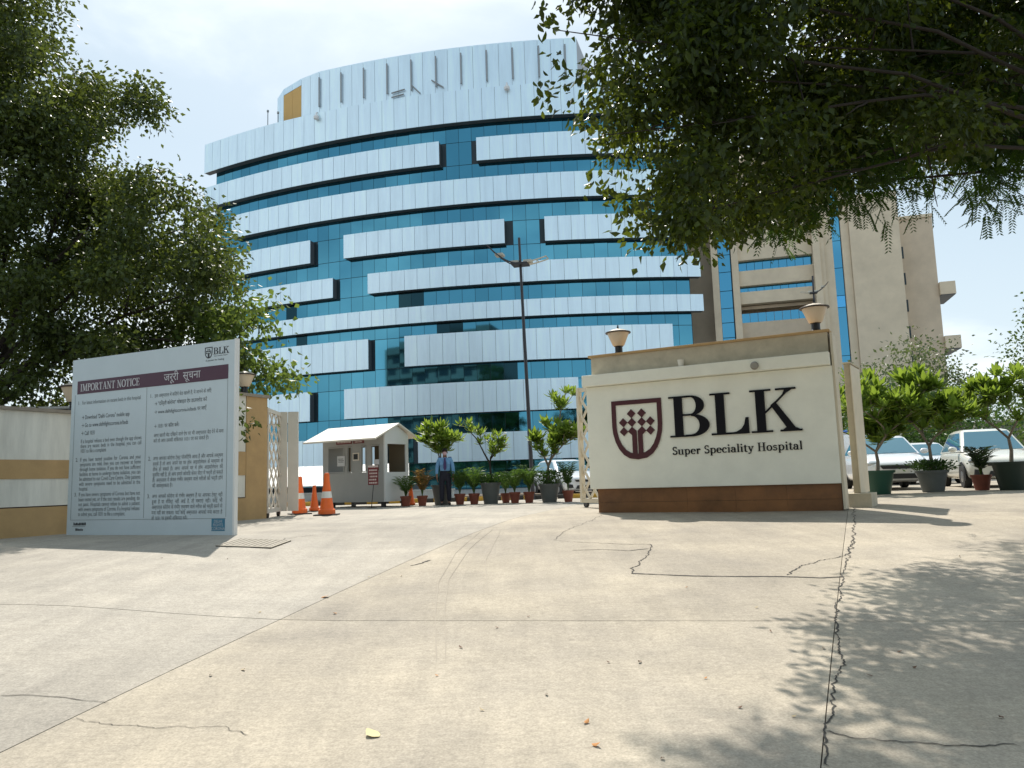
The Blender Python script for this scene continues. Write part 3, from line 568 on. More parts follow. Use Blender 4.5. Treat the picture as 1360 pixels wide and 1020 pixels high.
HI = [(2.315, 'इस अस्पताल में कितने बेड खाली हैं, ये जानने के लिए'), (2.185, '→ "दिल्ली कोरोना" मोबाइल ऐप डाउनलोड करें'), (2.05, '→ www.delhifightscorona.in/beds पर जाएँ'), (1.82, '→ 1031 पर कॉल करें।'),
      (1.67, 'अगर खाली बेड दिखाने वाले ऐप पर भी अस्पताल बेड देने से मना करे तो आप उसकी शिकायत 1031 पर कर सकते हैं।'),
      (1.30, 'अगर आपका कोरोना टेस्ट पॉजिटिव आया है और आपके लक्षण हल्के हैं तो आप अपने घर पर होम आइसोलेशन के माध्यम से ठीक हो सकते हैं। अगर आपके घर में होम आइसोलेशन की सुविधा नहीं है, तो आप हमारे कोविड केयर सेंटर में भर्ती हो सकते हैं। अस्पताल में केवल गंभीर लक्षण वाले मरीजों को भर्ती होने की आवश्यकता है।'),
      (.70, 'अगर आपको कोरोना के गंभीर लक्षण हैं पर आपका टेस्ट नहीं हुआ है या रिपोर्ट नहीं आई है, तो घबराएं नहीं। कोई भी अस्पताल कोरोना के गंभीर लक्षण वाले मरीज को भर्ती करने से मना नहीं कर सकता। यदि कोई अस्पताल आपको मना करता है तो 1031 पर इसकी शिकायत करें।')]
for x0, rowsT, fnt, sz in ((.27, EN, None, .095), (1.98, HI, DEVA, .080)):
    for k, (z, s) in enumerate(rowsT):
        bold = s[0] == '→'
        kx = .69 if x0 < 1 else .80; o = place_text('paragraph', text_mesh(s, sz*(1.05 if bold else 1), (1.44 if x0 < 1 else 1.48)/kx, fnt, 'LEFT' if bold else 'JUSTIFY', .86 if x0 < 1 else 1.08), M_inkb if bold else M_ink, nb, x0, -.0025, z-.09); o.scale.x = kx; o['kind'] = 'stuff'
    for num, z in (('1.', 2.315), ('2.', 1.345 if x0 < 1 else 1.30), ('3.', .76 if x0 < 1 else .70)): place_text('numeral', text_mesh(num, .09), M_ink, nb, x0-.11, -.0025, z-.09)
bl = wb(nb, 'blue_badge', M_cyan, 3.25, 3.515, -.004, -.001, .09, .275)
for k, s in enumerate(('DELHI', 'FIGHTS', 'CORONA')): place_text('badge_lettering', text_mesh(s, .062, align='CENTER'), M_wht, nb, 3.382, -.0062, .215-k*.055)
mb = MB(); x = .17
while x < .44: w = random.uniform(.015, .04); mb.box(x, x+w, -.003, -.001, .19, .19+random.uniform(.03, .055)); x += w+.008
x = .22
while x < .40: w = random.uniform(.012, .03); mb.box(x, x+w, -.003, -.001, .10, .10+random.uniform(.025, .045)); x += w+.008
mb.box(.14, .46, -.0028, -.001, .172, .176); mb.build('small_print', M_inkb, nb)

# ================================================================ GUARD BOOTH
M_booth = mat('grey_booth_panel', (.36, .37, .36), .55, nscale=2, namt=.06); M_boothw = mat('white_booth_panel', (.66, .68, .68), .5, nscale=2, namt=.04); M_roof = mat('cream_metal_roof', (.72, .67, .58), .5, nscale=3, namt=.05)
M_inner = mat('booth_interior', (.16, .13, .085), .8); M_maroonS = mat('maroon_plate', (.16, .025, .03), .5); M_plateW = mat('plate_print', (.60, .52, .50), .6)
bc = atY(510, 671, 23.9); BT = R_(31)
bo = thing('guard_booth', 'small grey and white guard booth with a pitched cream roof', 'booth', (bc[0], bc[1], .92), -BT)
Lb, Wb, z0b, zt = 2.5, 1.15, .16, 2.22
def bbx(n, m, *a): mb = MB(); mb.box(*a); return mb.build(n, m, bo)
wins = [(-2.33, -1.62), (-1.50, -1.30), (-.92, -.70), (-.52, -.14)]      # openings in the long front
bbx('front_wall', M_booth, -Lb, 0, 0, .05, z0b, 1.08); bbx('front_wall', M_booth, -Lb, 0, 0, .05, 1.92, zt)
xs = [-Lb]+[v for w in wins for v in w]+[0]
for i in range(0, len(xs), 2): bbx('front_wall', M_booth, xs[i]+.001, xs[i+1]-.001, 0, .05, 1.081, 1.919)
for a, b in wins:
    mb = MB()
    for q in ((a, a+.03, 1.09, 1.91), (b-.03, b, 1.09, 1.91), (a+.03, b-.03, 1.09, 1.12), (a+.03, b-.03, 1.88, 1.91)): mb.box(q[0], q[1], -.015, .055, q[2], q[3])
    mb.build('window_frame', M_booth, bo)
bbx('side_wall', M_boothw, .001, .05, 0, Wb, z0b, 1.06); bbx('side_wall', M_boothw, .001, .05, 0, .13, 1.061, 1.93); bbx('side_wall', M_boothw, .001, .05, Wb-.12, Wb, 1.061, 1.93)
mb = MB(); mb.add([(.001, 0, 1.931), (.001, Wb, 1.931), (.001, Wb, zt), (.001, Wb/2, zt+.30), (.001, 0, zt), (.05, 0, 1.931), (.05, Wb, 1.931), (.05, Wb, zt), (.05, Wb/2, zt+.30), (.05, 0, zt)], [(0, 1, 2, 3, 4), (5, 9, 8, 7, 6), (0, 5, 6, 1), (1, 6, 7, 2), (2, 7, 8, 3), (3, 8, 9, 4), (4, 9, 5, 0)]); mb.build('gable', M_boothw, bo)
bbx('left_wall', M_booth, -Lb-.05, -Lb-.001, 0, Wb, z0b, zt)
bbx('back_wall', M_inner, -Lb, 0, Wb-.05, Wb-.001, z0b, 1.08); bbx('back_wall', M_inner, -Lb, 0, Wb-.05, Wb-.001, 1.92, zt); bbx('back_wall', M_inner, -1.32, -1.02, Wb-.05, Wb-.002, 1.081, 1.919); bbx('back_wall', M_inner, -.72, -.001, Wb-.05, Wb-.002, 1.081, 1.919); bbx('back_wall', M_inner, -2.5, -2.40, Wb-.05, Wb-.002, 1.081, 1.919)
bbx('floor', M_inner, -Lb, 0, .05, Wb-.05, z0b, z0b+.04); bbx('counter', M_inner, -.9, -.05, .5, Wb-.06, .95, 1.0)
for s in (0, 1):
    ya, yb = (-.55, Wb/2) if s == 0 else (Wb/2, Wb+.35); sl = .30/(Wb/2); za = zt+.30-abs(ya-Wb/2)*sl*.85; zb = zt+.30-abs(yb-Wb/2)*sl*.85
    mb = MB(); mb.add([(-Lb-.38, ya, za+.02), (.16, ya, za+.02), (.16, yb, zb+.02), (-Lb-.38, yb, zb+.02), (-Lb-.38, ya, za+.07), (.16, ya, za+.07), (.16, yb, zb+.07), (-Lb-.38, yb, zb+.07)], [(3, 2, 1, 0), (4, 5, 6, 7), (0, 1, 5, 4), (1, 2, 6, 5), (2, 3, 7, 6), (3, 0, 4, 7)]); mb.build('roof_slope', M_roof, bo)
for x in (-2.2, -.1):
    for y in (.1, Wb-.1): bbx('foot', M_blk, x-.06, x+.06, y-.05, y+.05, 0, z0b)
p1 = bbx('name_plate', M_maroonS, -1.95, -1.28, -.018, -.002, 1.99, 2.13); p2 = bbx('name_plate', M_maroonS, -1.22, -.78, -.018, -.002, 1.99, 2.17)
def fakelines(x0, x1, z0, z1, n, y, par, m=None):
    mb = MB(); h = (z1-z0)/(2*n-1)
    for k in range(n):
        x = x0+random.uniform(0, .03); z = z1-2*k*h-h
        while x < x1-.02: w = min(random.uniform(.02, .06), x1-x); mb.box(x, x+w, y-.002, y, z, z+h); x += w+.012
    return mb.build('plate_print', m or M_plateW, par)
fakelines(-1.91, -1.32, 2.03, 2.09, 1, -.019, bo); fakelines(-1.18, -.82, 2.02, 2.14, 2, -.019, bo)
bbx('intercom_panel', M_roof, -1.24, -.98, -.03, -.001, 1.45, 1.70); bbx('intercom_screen', M_blk, -1.20, -1.02, -.034, -.031, 1.49, 1.66)
bbx('paper_notice', mat('paper', (.62, .64, .66), .6), -1.90, -1.58, -.022, -.016, 1.30, 1.62); fakelines(-1.87, -1.62, 1.42, 1.54, 3, -.0225, bo, M_ink); bbx('paper_notice', MATS['paper'], -.36, -.16, -.024, -.017, 1.30, 1.46)
st = atY(496, 671, 23.3); sn = thing('stand_sign', 'small maroon notice on a thin black stand before the booth', 'sign', (st[0], st[1], .92), -R_(20))
for n, m, a in (('plate', M_maroonS, (-.17, .17, -.01, .01, .68, 1.20)), ('plate_edge', M_plateW, (-.17, .17, -.012, .012, 1.202, 1.26))): mb = MB(); mb.box(*a); mb.build(n, m, sn)
fakelines(-.14, .14, .72, 1.14, 5, -.011, sn)
mb = MB(); mb.tube([(0, .02, .70), (-.07, 0, 0)], .012, 6); mb.box(-.16, .05, -.1, .1, 0, .012); mb.build('stand', M_blk, sn)

# ================================================================ TRAFFIC CONES
M_or = mat('orange_plastic', (.80, .14, .018), .45, nscale=4, namt=.08); M_refl = mat('reflective_white', (.70, .70, .66), .35); M_rub = mat('black_rubber', (.02, .018, .016), .8)
def cone(label, px, py, Y, h=.98, band=True):
    p = atY(px, py, Y); t = thing('traffic_cone', label, 'cone', (p[0], p[1], gz(p[0], p[1])), R_(random.uniform(0, 40)), 'orange traffic cones'); k = h/.98
    def tr(mb): mb.v = [(a*k, b*k, c*k) for a, b, c in mb.v]; return mb
    mb = MB(); mb.box(-.27, .27, -.27, .27, 0, .03); bevel(tr(mb).build('base', M_rub, t), .01)
    mb = MB(); mb.lathe([(.20, .032), (.195, .13), (.165, .15), (.155, .17), (.070, .80), (.066, .93), (.05, .975), (.02, .98)], 24); tr(mb).build('body', M_or, t, True)
    if not band: return t
    mb = MB(); mb.lathe([(.1265, .40), (.1045, .55), (.10, .55), (.12, .40)], 24, cap=False); mb.lathe([(.115, .58), (.10, .58)], 24, cap=False); tr(mb).build('reflective_band', M_refl, t, True); return t
cone('tall orange cone with a white band, nearest and right of the gate leaf', 434, 685, 18.6, 1.0)
cone('plain orange cone standing behind the tall banded cone', 417.5, 676, 21.8, .72, False); cone('orange cone half hidden by the white gate post', 398, 681, 19.9, .95)
cone('small orange cone behind the potted palm beside the booth', 546, 669.5, 24.9, .66, False)

# ================================================================ GUARD
def skin_mesh(name, verts, edges, radii, sub=2):
    me = bpy.data.meshes.new(name); me.from_pydata(verts, edges, []); o = bpy.data.objects.new(name, me); COL.objects.link(o)
    sk = o.modifiers.new('skin', 'SKIN'); sk.use_smooth_shade = True
    for i, r in enumerate(radii): sv = me.skin_vertices[0].data[i]; sv.radius = r if hasattr(r, '__len__') else (r, r)
    me.skin_vertices[0].data[0].use_root = True
    s = o.modifiers.new('sub', 'SUBSURF'); s.levels = sub; s.render_levels = sub
    bpy.context.view_layer.update(); m2 = evalmesh(o); bpy.data.objects.remove(o); return m2
gpos = atY(592, 670.8, 24.0)
gd = thing('person', 'security guard in light blue shirt, dark tie and face mask, standing with arms down', 'person', (gpos[0], gpos[1], .92), R_(4))
M_skin = mat('skin', (.20, .105, .065), .6); M_shirt = mat('light_blue_shirt', (.17, .36, .62), .8, nscale=9, namt=.08); M_navy = mat('navy_trousers', (.012, .013, .026), .8); M_hair = mat('black_hair', (.008, .007, .007), .6); M_mask = mat('pink_mask', (.55, .36, .40), .8); M_tie = mat('purple_tie', (.05, .03, .12), .6)
V = [(0, 0, .93), (0, .01, 1.12), (0, .01, 1.34), (0, .01, 1.42), (0, 0, 1.50), (0, -.015, 1.60), (0, -.01, 1.67)]; E = [(0, 1), (1, 2), (2, 3), (3, 4), (4, 5), (5, 6)]; Rr = [(.11, .08), (.11, .08), (.14, .10), (.09, .07), (.052, .052), (.075, .092), (.062, .075)]
for s in (-1, 1):
    b = len(V); V += [(s*.17, .01, 1.39), (s*.225, .01, 1.22), (s*.245, -.01, 1.09), (s*.255, -.04, .88), (s*.255, -.05, .82)]; E += [(2, b), (b, b+1), (b+1, b+2), (b+2, b+3), (b+3, b+4)]; Rr += [.058, .05, .042, .033, .028]
    b = len(V); V += [(s*.09, 0, .86), (s*.105, -.005, .50), (s*.11, .01, .30), (s*.115, .02, .09), (s*.12, -.12, .035)]; E += [(0, b), (b, b+1), (b+1, b+2), (b+2, b+3), (b+3, b+4)]; Rr += [.085, .058, .052, .038, (.042, .03)]
    h = b-1
    for k, (dx, dy, l) in enumerate(((-.02, -.025, .085), (-.02, -.008, .095), (-.02, .01, .09), (-.015, .026, .07))):
        f = len(V); V += [(s*(.255+dx*.3), -.05+dy, .785), (s*(.25+dx*.6), -.055+dy, .785-l*.55), (s*(.235+dx), -.06+dy, .785-l)]; E += [(h, f), (f, f+1), (f+1, f+2)]; Rr += [.011, .010, .008]
    f = len(V); V += [(s*.235, -.085, .80), (s*.225, -.10, .765)]; E += [(h, f), (f, f+1)]; Rr += [.012, .010]
link('body', skin_mesh('body', V, E, Rr), M_skin, gd)
V = [(0, .01, .95), (0, .01, 1.15), (0, .01, 1.34), (0, .008, 1.44)]; E = [(0, 1), (1, 2), (2, 3)]; Rr = [(.172, .128), (.168, .124), (.188, .128), (.08, .08)]
for s in (-1, 1):
    b = len(V); V += [(s*.175, .01, 1.395), (s*.23, .01, 1.22), (s*.25, -.01, 1.08), (s*.258, -.035, .93)]; E += [(2, b), (b, b+1), (b+1, b+2), (b+2, b+3)]; Rr += [.072, .064, .056, .048]
sh_ = link('shirt', skin_mesh('shirt', V, E, Rr), M_shirt, gd)
V = [(0, .01, 1.07), (0, .01, 1.0), (0, .005, .90)]; E = [(0, 1), (1, 2)]; Rr = [(.176, .130), (.178, .130), (.172, .122)]
for s in (-1, 1): b = len(V); V += [(s*.095, 0, .82), (s*.108, -.005, .48), (s*.116, .012, .10)]; E += [(2, b), (b, b+1), (b+1, b+2)]; Rr += [.108, .085, .072]
link('trousers', skin_mesh('trousers', V, E, Rr), M_navy, gd)
for s in (-1, 1):
    mb = MB(); me = skin_mesh('shoe', [(s*.118, .05, .045), (s*.12, -.05, .042), (s*.125, -.17, .03)], [(0, 1), (1, 2)], [(.045, .045), (.048, .042), (.04, .028)]); link('shoe', me, M_rub, gd)
mb = MB(); mb.add([(-.035, -.125, 1.43), (.035, -.125, 1.43), (.03, -.135, 1.38), (.048, -.165, 1.12), (0, -.165, 1.04), (-.048, -.165, 1.12), (-.03, -.135, 1.38)], [(0, 1, 2, 6), (6, 2, 3, 4, 5)]); o = mb.build('tie', M_tie, sh_); sol = o.modifiers.new('s', 'SOLIDIFY'); sol.thickness = .02
for s in (-1, 1):
    mb = MB(); mb.box(s*.10-.045, s*.10+.045, -.150, -.120, 1.22, 1.33); bevel(mb.build('pocket', M_shirt, sh_), .01); mb = MB(); mb.box(s*.155-.05, s*.155+.05, -.03, .05, 1.45, 1.468); mb.build('shoulder_strap', M_tie, sh_)
def blob(name, c, r, m, par, cut=None, n=14):
    bm = bmesh.new(); bmesh.ops.create_uvsphere(bm, u_segments=n, v_segments=n, radius=1)
    for v in bm.verts: v.co = Vector((v.co.x*r[0]+c[0], v.co.y*r[1]+c[1], v.co.z*r[2]+c[2]))
    if cut: bmesh.ops.bisect_plane(bm, geom=bm.verts[:]+bm.edges[:]+bm.faces[:], plane_co=cut[0], plane_no=cut[1], clear_outer=True)
    me = bpy.data.meshes.new(name); bm.to_mesh(me); bm.free(); me.polygons.foreach_set('use_smooth', [True]*len(me.polygons)); return link(name, me, m, par)
blob('hair', (0, .012, 1.655), (.088, .105, .088), M_hair, gd, ((0, -.04, 1.64), (0, -.75, -.66)))
blob('face_mask', (0, -.045, 1.575), (.066, .068, .062), M_mask, gd, ((0, -.035, 1.58), (0, 1, 0)))
for s in (-1, 1): blob('ear', (s*.080, .005, 1.60), (.012, .022, .03), M_skin, gd, n=8); blob('eye', (s*.030, -.098, 1.632), (.012, .008, .008), M_hair, gd, n=8)

# ================================================================ PLANTS
LV = {}
def leaf_arrays(P, A, S, Lh, W, fold=.25, kind=4):
    P, A, S = map(np.asarray, (P, A, S)); A = A/np.linalg.norm(A, axis=1, keepdims=True); S = S-A*(A*S).sum(1, keepdims=True); S = S/(np.linalg.norm(S, axis=1, keepdims=True)+1e-9); U = np.cross(S, A)
    Lh = np.asarray(Lh)[:, None]; W = np.asarray(W)[:, None]; n = len(P)
    if kind == 4:
        V = np.stack([P, P+A*Lh*.42+S*W*.5+U*W*fold, P+A*Lh, P+A*Lh*.42-S*W*.5+U*W*fold], 1); F = [(0, 1, 2), (0, 2, 3)]
    else:
        q = [(0, 0, 0), (.22, .34, .8), (.55, .5, 1), (.85, .24, .4), (1, 0, 0), (.85, -.24, .4), (.55, -.5, 1), (.22, -.34, .8), (.55, 0, 0)]
        dr = lambda a: -U*Lh*.12*a*a
        V = np.stack([P+A*Lh*a+S*W*b+U*W*fold*c+dr(a) for a, b, c in q], 1); F = [(0, 1, 8), (1, 2, 8), (2, 3, 8), (3, 4, 8), (4, 5, 8), (5, 6, 8), (6, 7, 8), (7, 0, 8)]
    k = V.shape[1]; F = np.array(F); FF = (F[None]+(np.arange(n)*k)[:, None, None]).reshape(-1, 3); return V.reshape(-1, 3), FF
def tri_mesh(name, V, F):
    me = bpy.data.meshes.new(name); me.vertices.add(len(V)); me.vertices.foreach_set('co', V.astype(np.float32).ravel()); me.loops.add(len(F)*3); me.loops.foreach_set('vertex_index', F.astype(np.int32).ravel())
    me.polygons.add(len(F)); me.polygons.foreach_set('loop_start', np.arange(0, len(F)*3, 3, dtype=np.int32)); me.update(calc_edges=True); return me
def rvec(n): v = rng.normal(size=(n, 3)); return v/np.linalg.norm(v, axis=1, keepdims=True)
M_bark = mat('bark', (.026, .020, .015), .9, nscale=8, namt=.3, bump=.4, bscale=20); M_bark2 = mat('pale_bark', (.16, .135, .105), .85, nscale=10, namt=.25)
M_fr = leafmat('frangipani_leaf', (.060, .125, .022), (.150, .235, .035), .5, (.40, .52, .05)); M_flw = mat('white_petal', (.80, .80, .74), .6)
M_palm = leafmat('palm_leaf', (.040, .095, .022), (.095, .165, .035), .4); M_bush = leafmat('bush_leaf', (.022, .060, .015), (.055, .11, .022), .35); M_brn = leafmat('dry_leaf', (.16, .09, .035), (.26, .15, .05), .4); M_dkp = leafmat('dark_plant_leaf', (.012, .026, .014), (.03, .05, .022), .25)
M_terra = mat('terracotta', (.20, .055, .032), .7, nscale=7, namt=.2); M_greyp = mat('grey_tub', (.085, .095, .092), .6, nscale=6, namt=.12); M_greenp = mat('green_tub', (.010, .060, .036), .45); M_dgreenp = mat('dark_green_tub', (.008, .022, .014), .5)
def pot(t, r, h, m, rimh=.06):
    mb = MB(); mb.lathe([(r*.66, 0), (r*.93, h-rimh), (r*.93, h-rimh), (r*.88, h-.03), (.02, h-.05)], 24); p = mb.build('pot', m, t, True)
    mb = MB(); mb.lathe([(r*.94, h-rimh), (r*1.02, h-rimh), (r*1.04, h), (r*.92, h), (r*.90, h-.04)], 24, cap=False); mb.build('rim', m, p, True); mb = MB(); mb.lathe([(.01, h-.045), (r*.89, h-.048)], 20, cap=False); mb.build('soil', M_soil, p)
def bushy(r, z0, z1, n, Ls):
    P = np.column_stack([rng.normal(0, r*.5, n), rng.normal(0, r*.5, n), rng.uniform(z0, z1, n)]); A = rvec(n)*.7+np.array([0, 0, .5])+P*[1, 1, 0]/r; return leaf_arrays(P, A, rvec(n), rng.uniform(.6, 1.2, n)*Ls, rng.uniform(.6, 1.1, n)*Ls*.4)
def palm_plant(t, z0, h, nf, m, w=.35):
    Vs, Fs, o = [], [], 0; stm = MB()
    for k in range(nf):
        az = 2*math.pi*k/nf+random.uniform(-.3, .3); l = h*random.uniform(.7, 1.1); sp = w*random.uniform(.5, 1.15); d = np.array([math.cos(az), math.sin(az)])
        ts = np.linspace(0, 1, 12); pts = np.array([(d[0]*sp*q**1.5, d[1]*sp*q**1.5, z0+l*(q*1.15-.38*q**2.6)) for q in ts]); stm.tube([tuple(p) for p in pts[::3]], .007, 4)
        P, A, S = [], [], []
        for i in range(3, 12):
            tg = pts[i]-pts[i-1]; tg /= np.linalg.norm(tg); sd_ = np.cross(tg, [0, 0, 1.]); sd_ /= np.linalg.norm(sd_)+1e-6
            for s in (-1, 1): P.append(pts[i]); A.append(sd_*s+tg*.8+np.array([0, 0, -.25])); S.append(tg)
        n = len(P); V, F = leaf_arrays(P, A, S, rng.uniform(.13, .22, n), np.full(n, .026)); Vs.append(V); Fs.append(F+o); o += len(V)
    stm.build('stem', M_palm, t); link('foliage', tri_mesh('foliage', np.concatenate(Vs), np.concatenate(Fs)), m, t)
def frangipani(t, z0, H, spread, nb, seed, leafL=.26, dens=16, flowers=4, trunk_h=.45, lean=(0, 0)):
    rd = random.Random(seed); seg = []; tips = []
    def grow(p, d, l, r, lv):
        q = p+d*l; mid = (p+q)/2+Vector((rd.uniform(-1, 1), rd.uniform(-1, 1), .3))*l*.10; seg.append(([p, mid, q], [r, r*.85, r*.7]))
        if lv == 0: tips.append((q, d)); return
        if lv <= nb-1: tips.append((q+Vector((0, 0, l*.12)), (d+Vector((rd.uniform(-1, 1), rd.uniform(-1, 1), 0))*.8).normalized()))
        kb = rd.choice((2, 3, 3))
        for k in range(kb):
            az = 2*math.pi*k/kb+rd.uniform(-.5, .5); nd = (d+Vector((math.cos(az)*spread, math.sin(az)*spread, rd.uniform(-.25, .45)))).normalized(); grow(q, nd, l*rd.uniform(.5, 1.1), r*.68, lv-1 if rd.random() > .06 else 0)
    hh = H-z0; grow(Vector((0, 0, z0)), Vector((lean[0], lean[1], 1)).normalized(), hh*trunk_h, .035*H/2.2, nb)
    zmax = max(q.z for q, d in tips); f = (H-.12-z0)/(zmax-z0)
    mb = MB()
    sc = lambda p: (p.x*f, p.y*f, z0+(p.z-z0)*f)
    for pts, rr in seg: mb.tube([sc(p) for p in pts], rr, 6)
    mb.build('trunk', M_bark2 if seed % 2 else M_bark, t)
    P, A, S, Ls = [], [], [], []
    fl = []
    for q, d in tips:
        c = Vector(sc(q)); n = dens
        for k in range(n):
            az = 2.4*k+rd.uniform(-.2, .2); el = .9-1.25*k/n+rd.uniform(-.15, .15); v = Vector((math.cos(az)*math.cos(el), math.sin(az)*math.cos(el), math.sin(el)))*.8+d*.35
            P.append(c-d*rd.uniform(0, .10)+Vector((0, 0, -.04*k/n))); A.append(v); S.append(Vector((-math.sin(az), math.cos(az), 0))); Ls.append(leafL*rd.uniform(.65, 1.15))
        if rd.random() < flowers/len(tips): fl.append(c+d*.10)
    n = len(P); V, F = leaf_arrays(np.array(P), np.array(A), np.array(S), np.array(Ls), np.array(Ls)*.34, .18, 8); link('foliage', tri_mesh('foliage', V, F), M_fr, t)
    if fl:
        PP, AA = [], []
        for c in fl:
            for b in range(4):
                c2 = np.array(c)+rng.normal(0, .035, 3)
                for k in range(5): az = 1.257*k; PP.append(c2); AA.append((math.cos(az), math.sin(az), .5))
        n = len(PP); V, F = leaf_arrays(np.array(PP), np.array(AA), rvec(n), np.full(n, .055), np.full(n, .04)); link('blossom', tri_mesh('blossom', V, F), M_flw, t)
def spot(px, py, Y): p = atY(px, py, Y); return (p[0], p[1], gz(p[0], p[1]))
def potted(name, label, px, py, Y, r, h, m, kind, grp, **kw):
    t = thing(name, label, 'potted plant', spot(px, py, Y), random.uniform(0, 6), grp); pot(t, r, h, m)
    if kind == 'palm': palm_plant(t, h-.05, kw['H'], kw.get('nf', 16), kw.get('lm', M_palm), kw.get('w', .38))
    else:
        if kw.get('bush'): V, F = bushy(r*1.15, h-.02, h+kw['bush'], 900, .10); link('underplanting', tri_mesh('underplanting', V, F), M_bush, t)
        frangipani(t, h-.06, kw['H'], kw['spread'], kw['nb'], kw['seed'], kw.get('leafL', .26), kw.get('dens', 16), kw.get('fl', 3), kw.get('th', .4), kw.get('lean', (0, 0)))
    return t
G1 = 'small plants in terracotta pots'; G2 = 'frangipani trees in large tubs'
potted('potted_palm', 'palm in a terracotta pot right beside the guard booth', 539, 671, 24.0, .165, .31, M_terra, 'palm', G1, H=.78, nf=18, w=.42)
potted('potted_plant', 'brownish dried plant in a terracotta pot left of the guard', 561, 671, 24.0, .165, .31, M_terra, 'palm', G1, H=.98, nf=20, lm=M_brn, w=.3)
potted('potted_frangipani', 'dense frangipani in a grey tub directly behind the guard', 587, 670, 24.6, .33, .62, M_greyp, 'fr', G2, H=2.62, spread=.66, nb=4, seed=11, dens=17, fl=4, th=.3, leafL=.33)
potted('potted_palm', 'bushy palm in a terracotta pot just right of the guard', 611, 669.5, 24.1, .17, .33, M_terra, 'palm', G1, H=.95, nf=22)
potted('potted_palm', 'bright palm in a terracotta pot left of the round grey tub', 630, 669, 24.0, .17, .33, M_terra, 'palm', G1, H=.98, nf=24)
potted('potted_frangipani', 'sparse open frangipani in a grey tub, tub in full view', 652, 668, 24.0, .32, .64, M_greyp, 'fr', G2, H=2.65, spread=.62, nb=3, seed=4, dens=11, fl=6, bush=.22, th=.42, leafL=.24)
potted('potted_palm', 'low palm crowded between the grey tub and the lamp pole', 672, 667.5, 24.5, .16, .30, M_terra, 'palm', G1, H=.85, nf=18)
potted('potted_palm', 'palm in a terracotta pot left of the lamp pole', 684, 667.5, 23.9, .17, .33, M_terra, 'palm', G1, H=.85, nf=22)
potted('potted_palm', 'palm in a terracotta pot at the foot of the lamp pole', 703, 667, 23.8, .17, .33, M_terra, 'palm', G1, H=1.05, nf=26)
potted('potted_frangipani', 'tall flowering frangipani in a dark tub left of the sign wall', 730, 666, 23.6, .32, .55, M_greyp, 'fr', G2, H=3.45, spread=.66, nb=4, seed=21, dens=18, fl=9, bush=.38, th=.30, leafL=.30)
potted('potted_plant', 'dark leafy plant in a terracotta pot beside the gate lattice', 755, 665.5, 23.4, .17, .34, M_terra, 'palm', G1, H=1.05, nf=20, lm=M_bush, w=.32)
potted('potted_frangipani', 'frangipani in a bright green tub right of the sign wall', 1168, 653.5, 18.6, .37, .56, M_greenp, 'fr', G2, H=2.85, spread=.85, nb=4, seed=31, dens=19, fl=4, th=.24, leafL=.34)
potted('potted_frangipani', 'frangipani in a dark grey tub with leafy underplanting between two cars', 1240, 654, 18.4, .35, .50, M_greyp, 'fr', G2, H=2.95, spread=.85, nb=4, seed=35, dens=19, fl=3, bush=.22, th=.2, leafL=.35)
potted('potted_plant', 'dark spiky plant in a terracotta pot before the right hand car', 1305, 652.5, 18.4, .22, .36, M_terra, 'palm', G1, H=.85, nf=26, lm=M_dkp, w=.34)
potted('potted_frangipani', 'frangipani in a very dark green tub at the right edge', 1347, 650.5, 17.8, .42, .64, M_dgreenp, 'fr', G2, H=2.8, spread=.95, nb=4, seed=41, dens=18, fl=2, th=.2, leafL=.32)

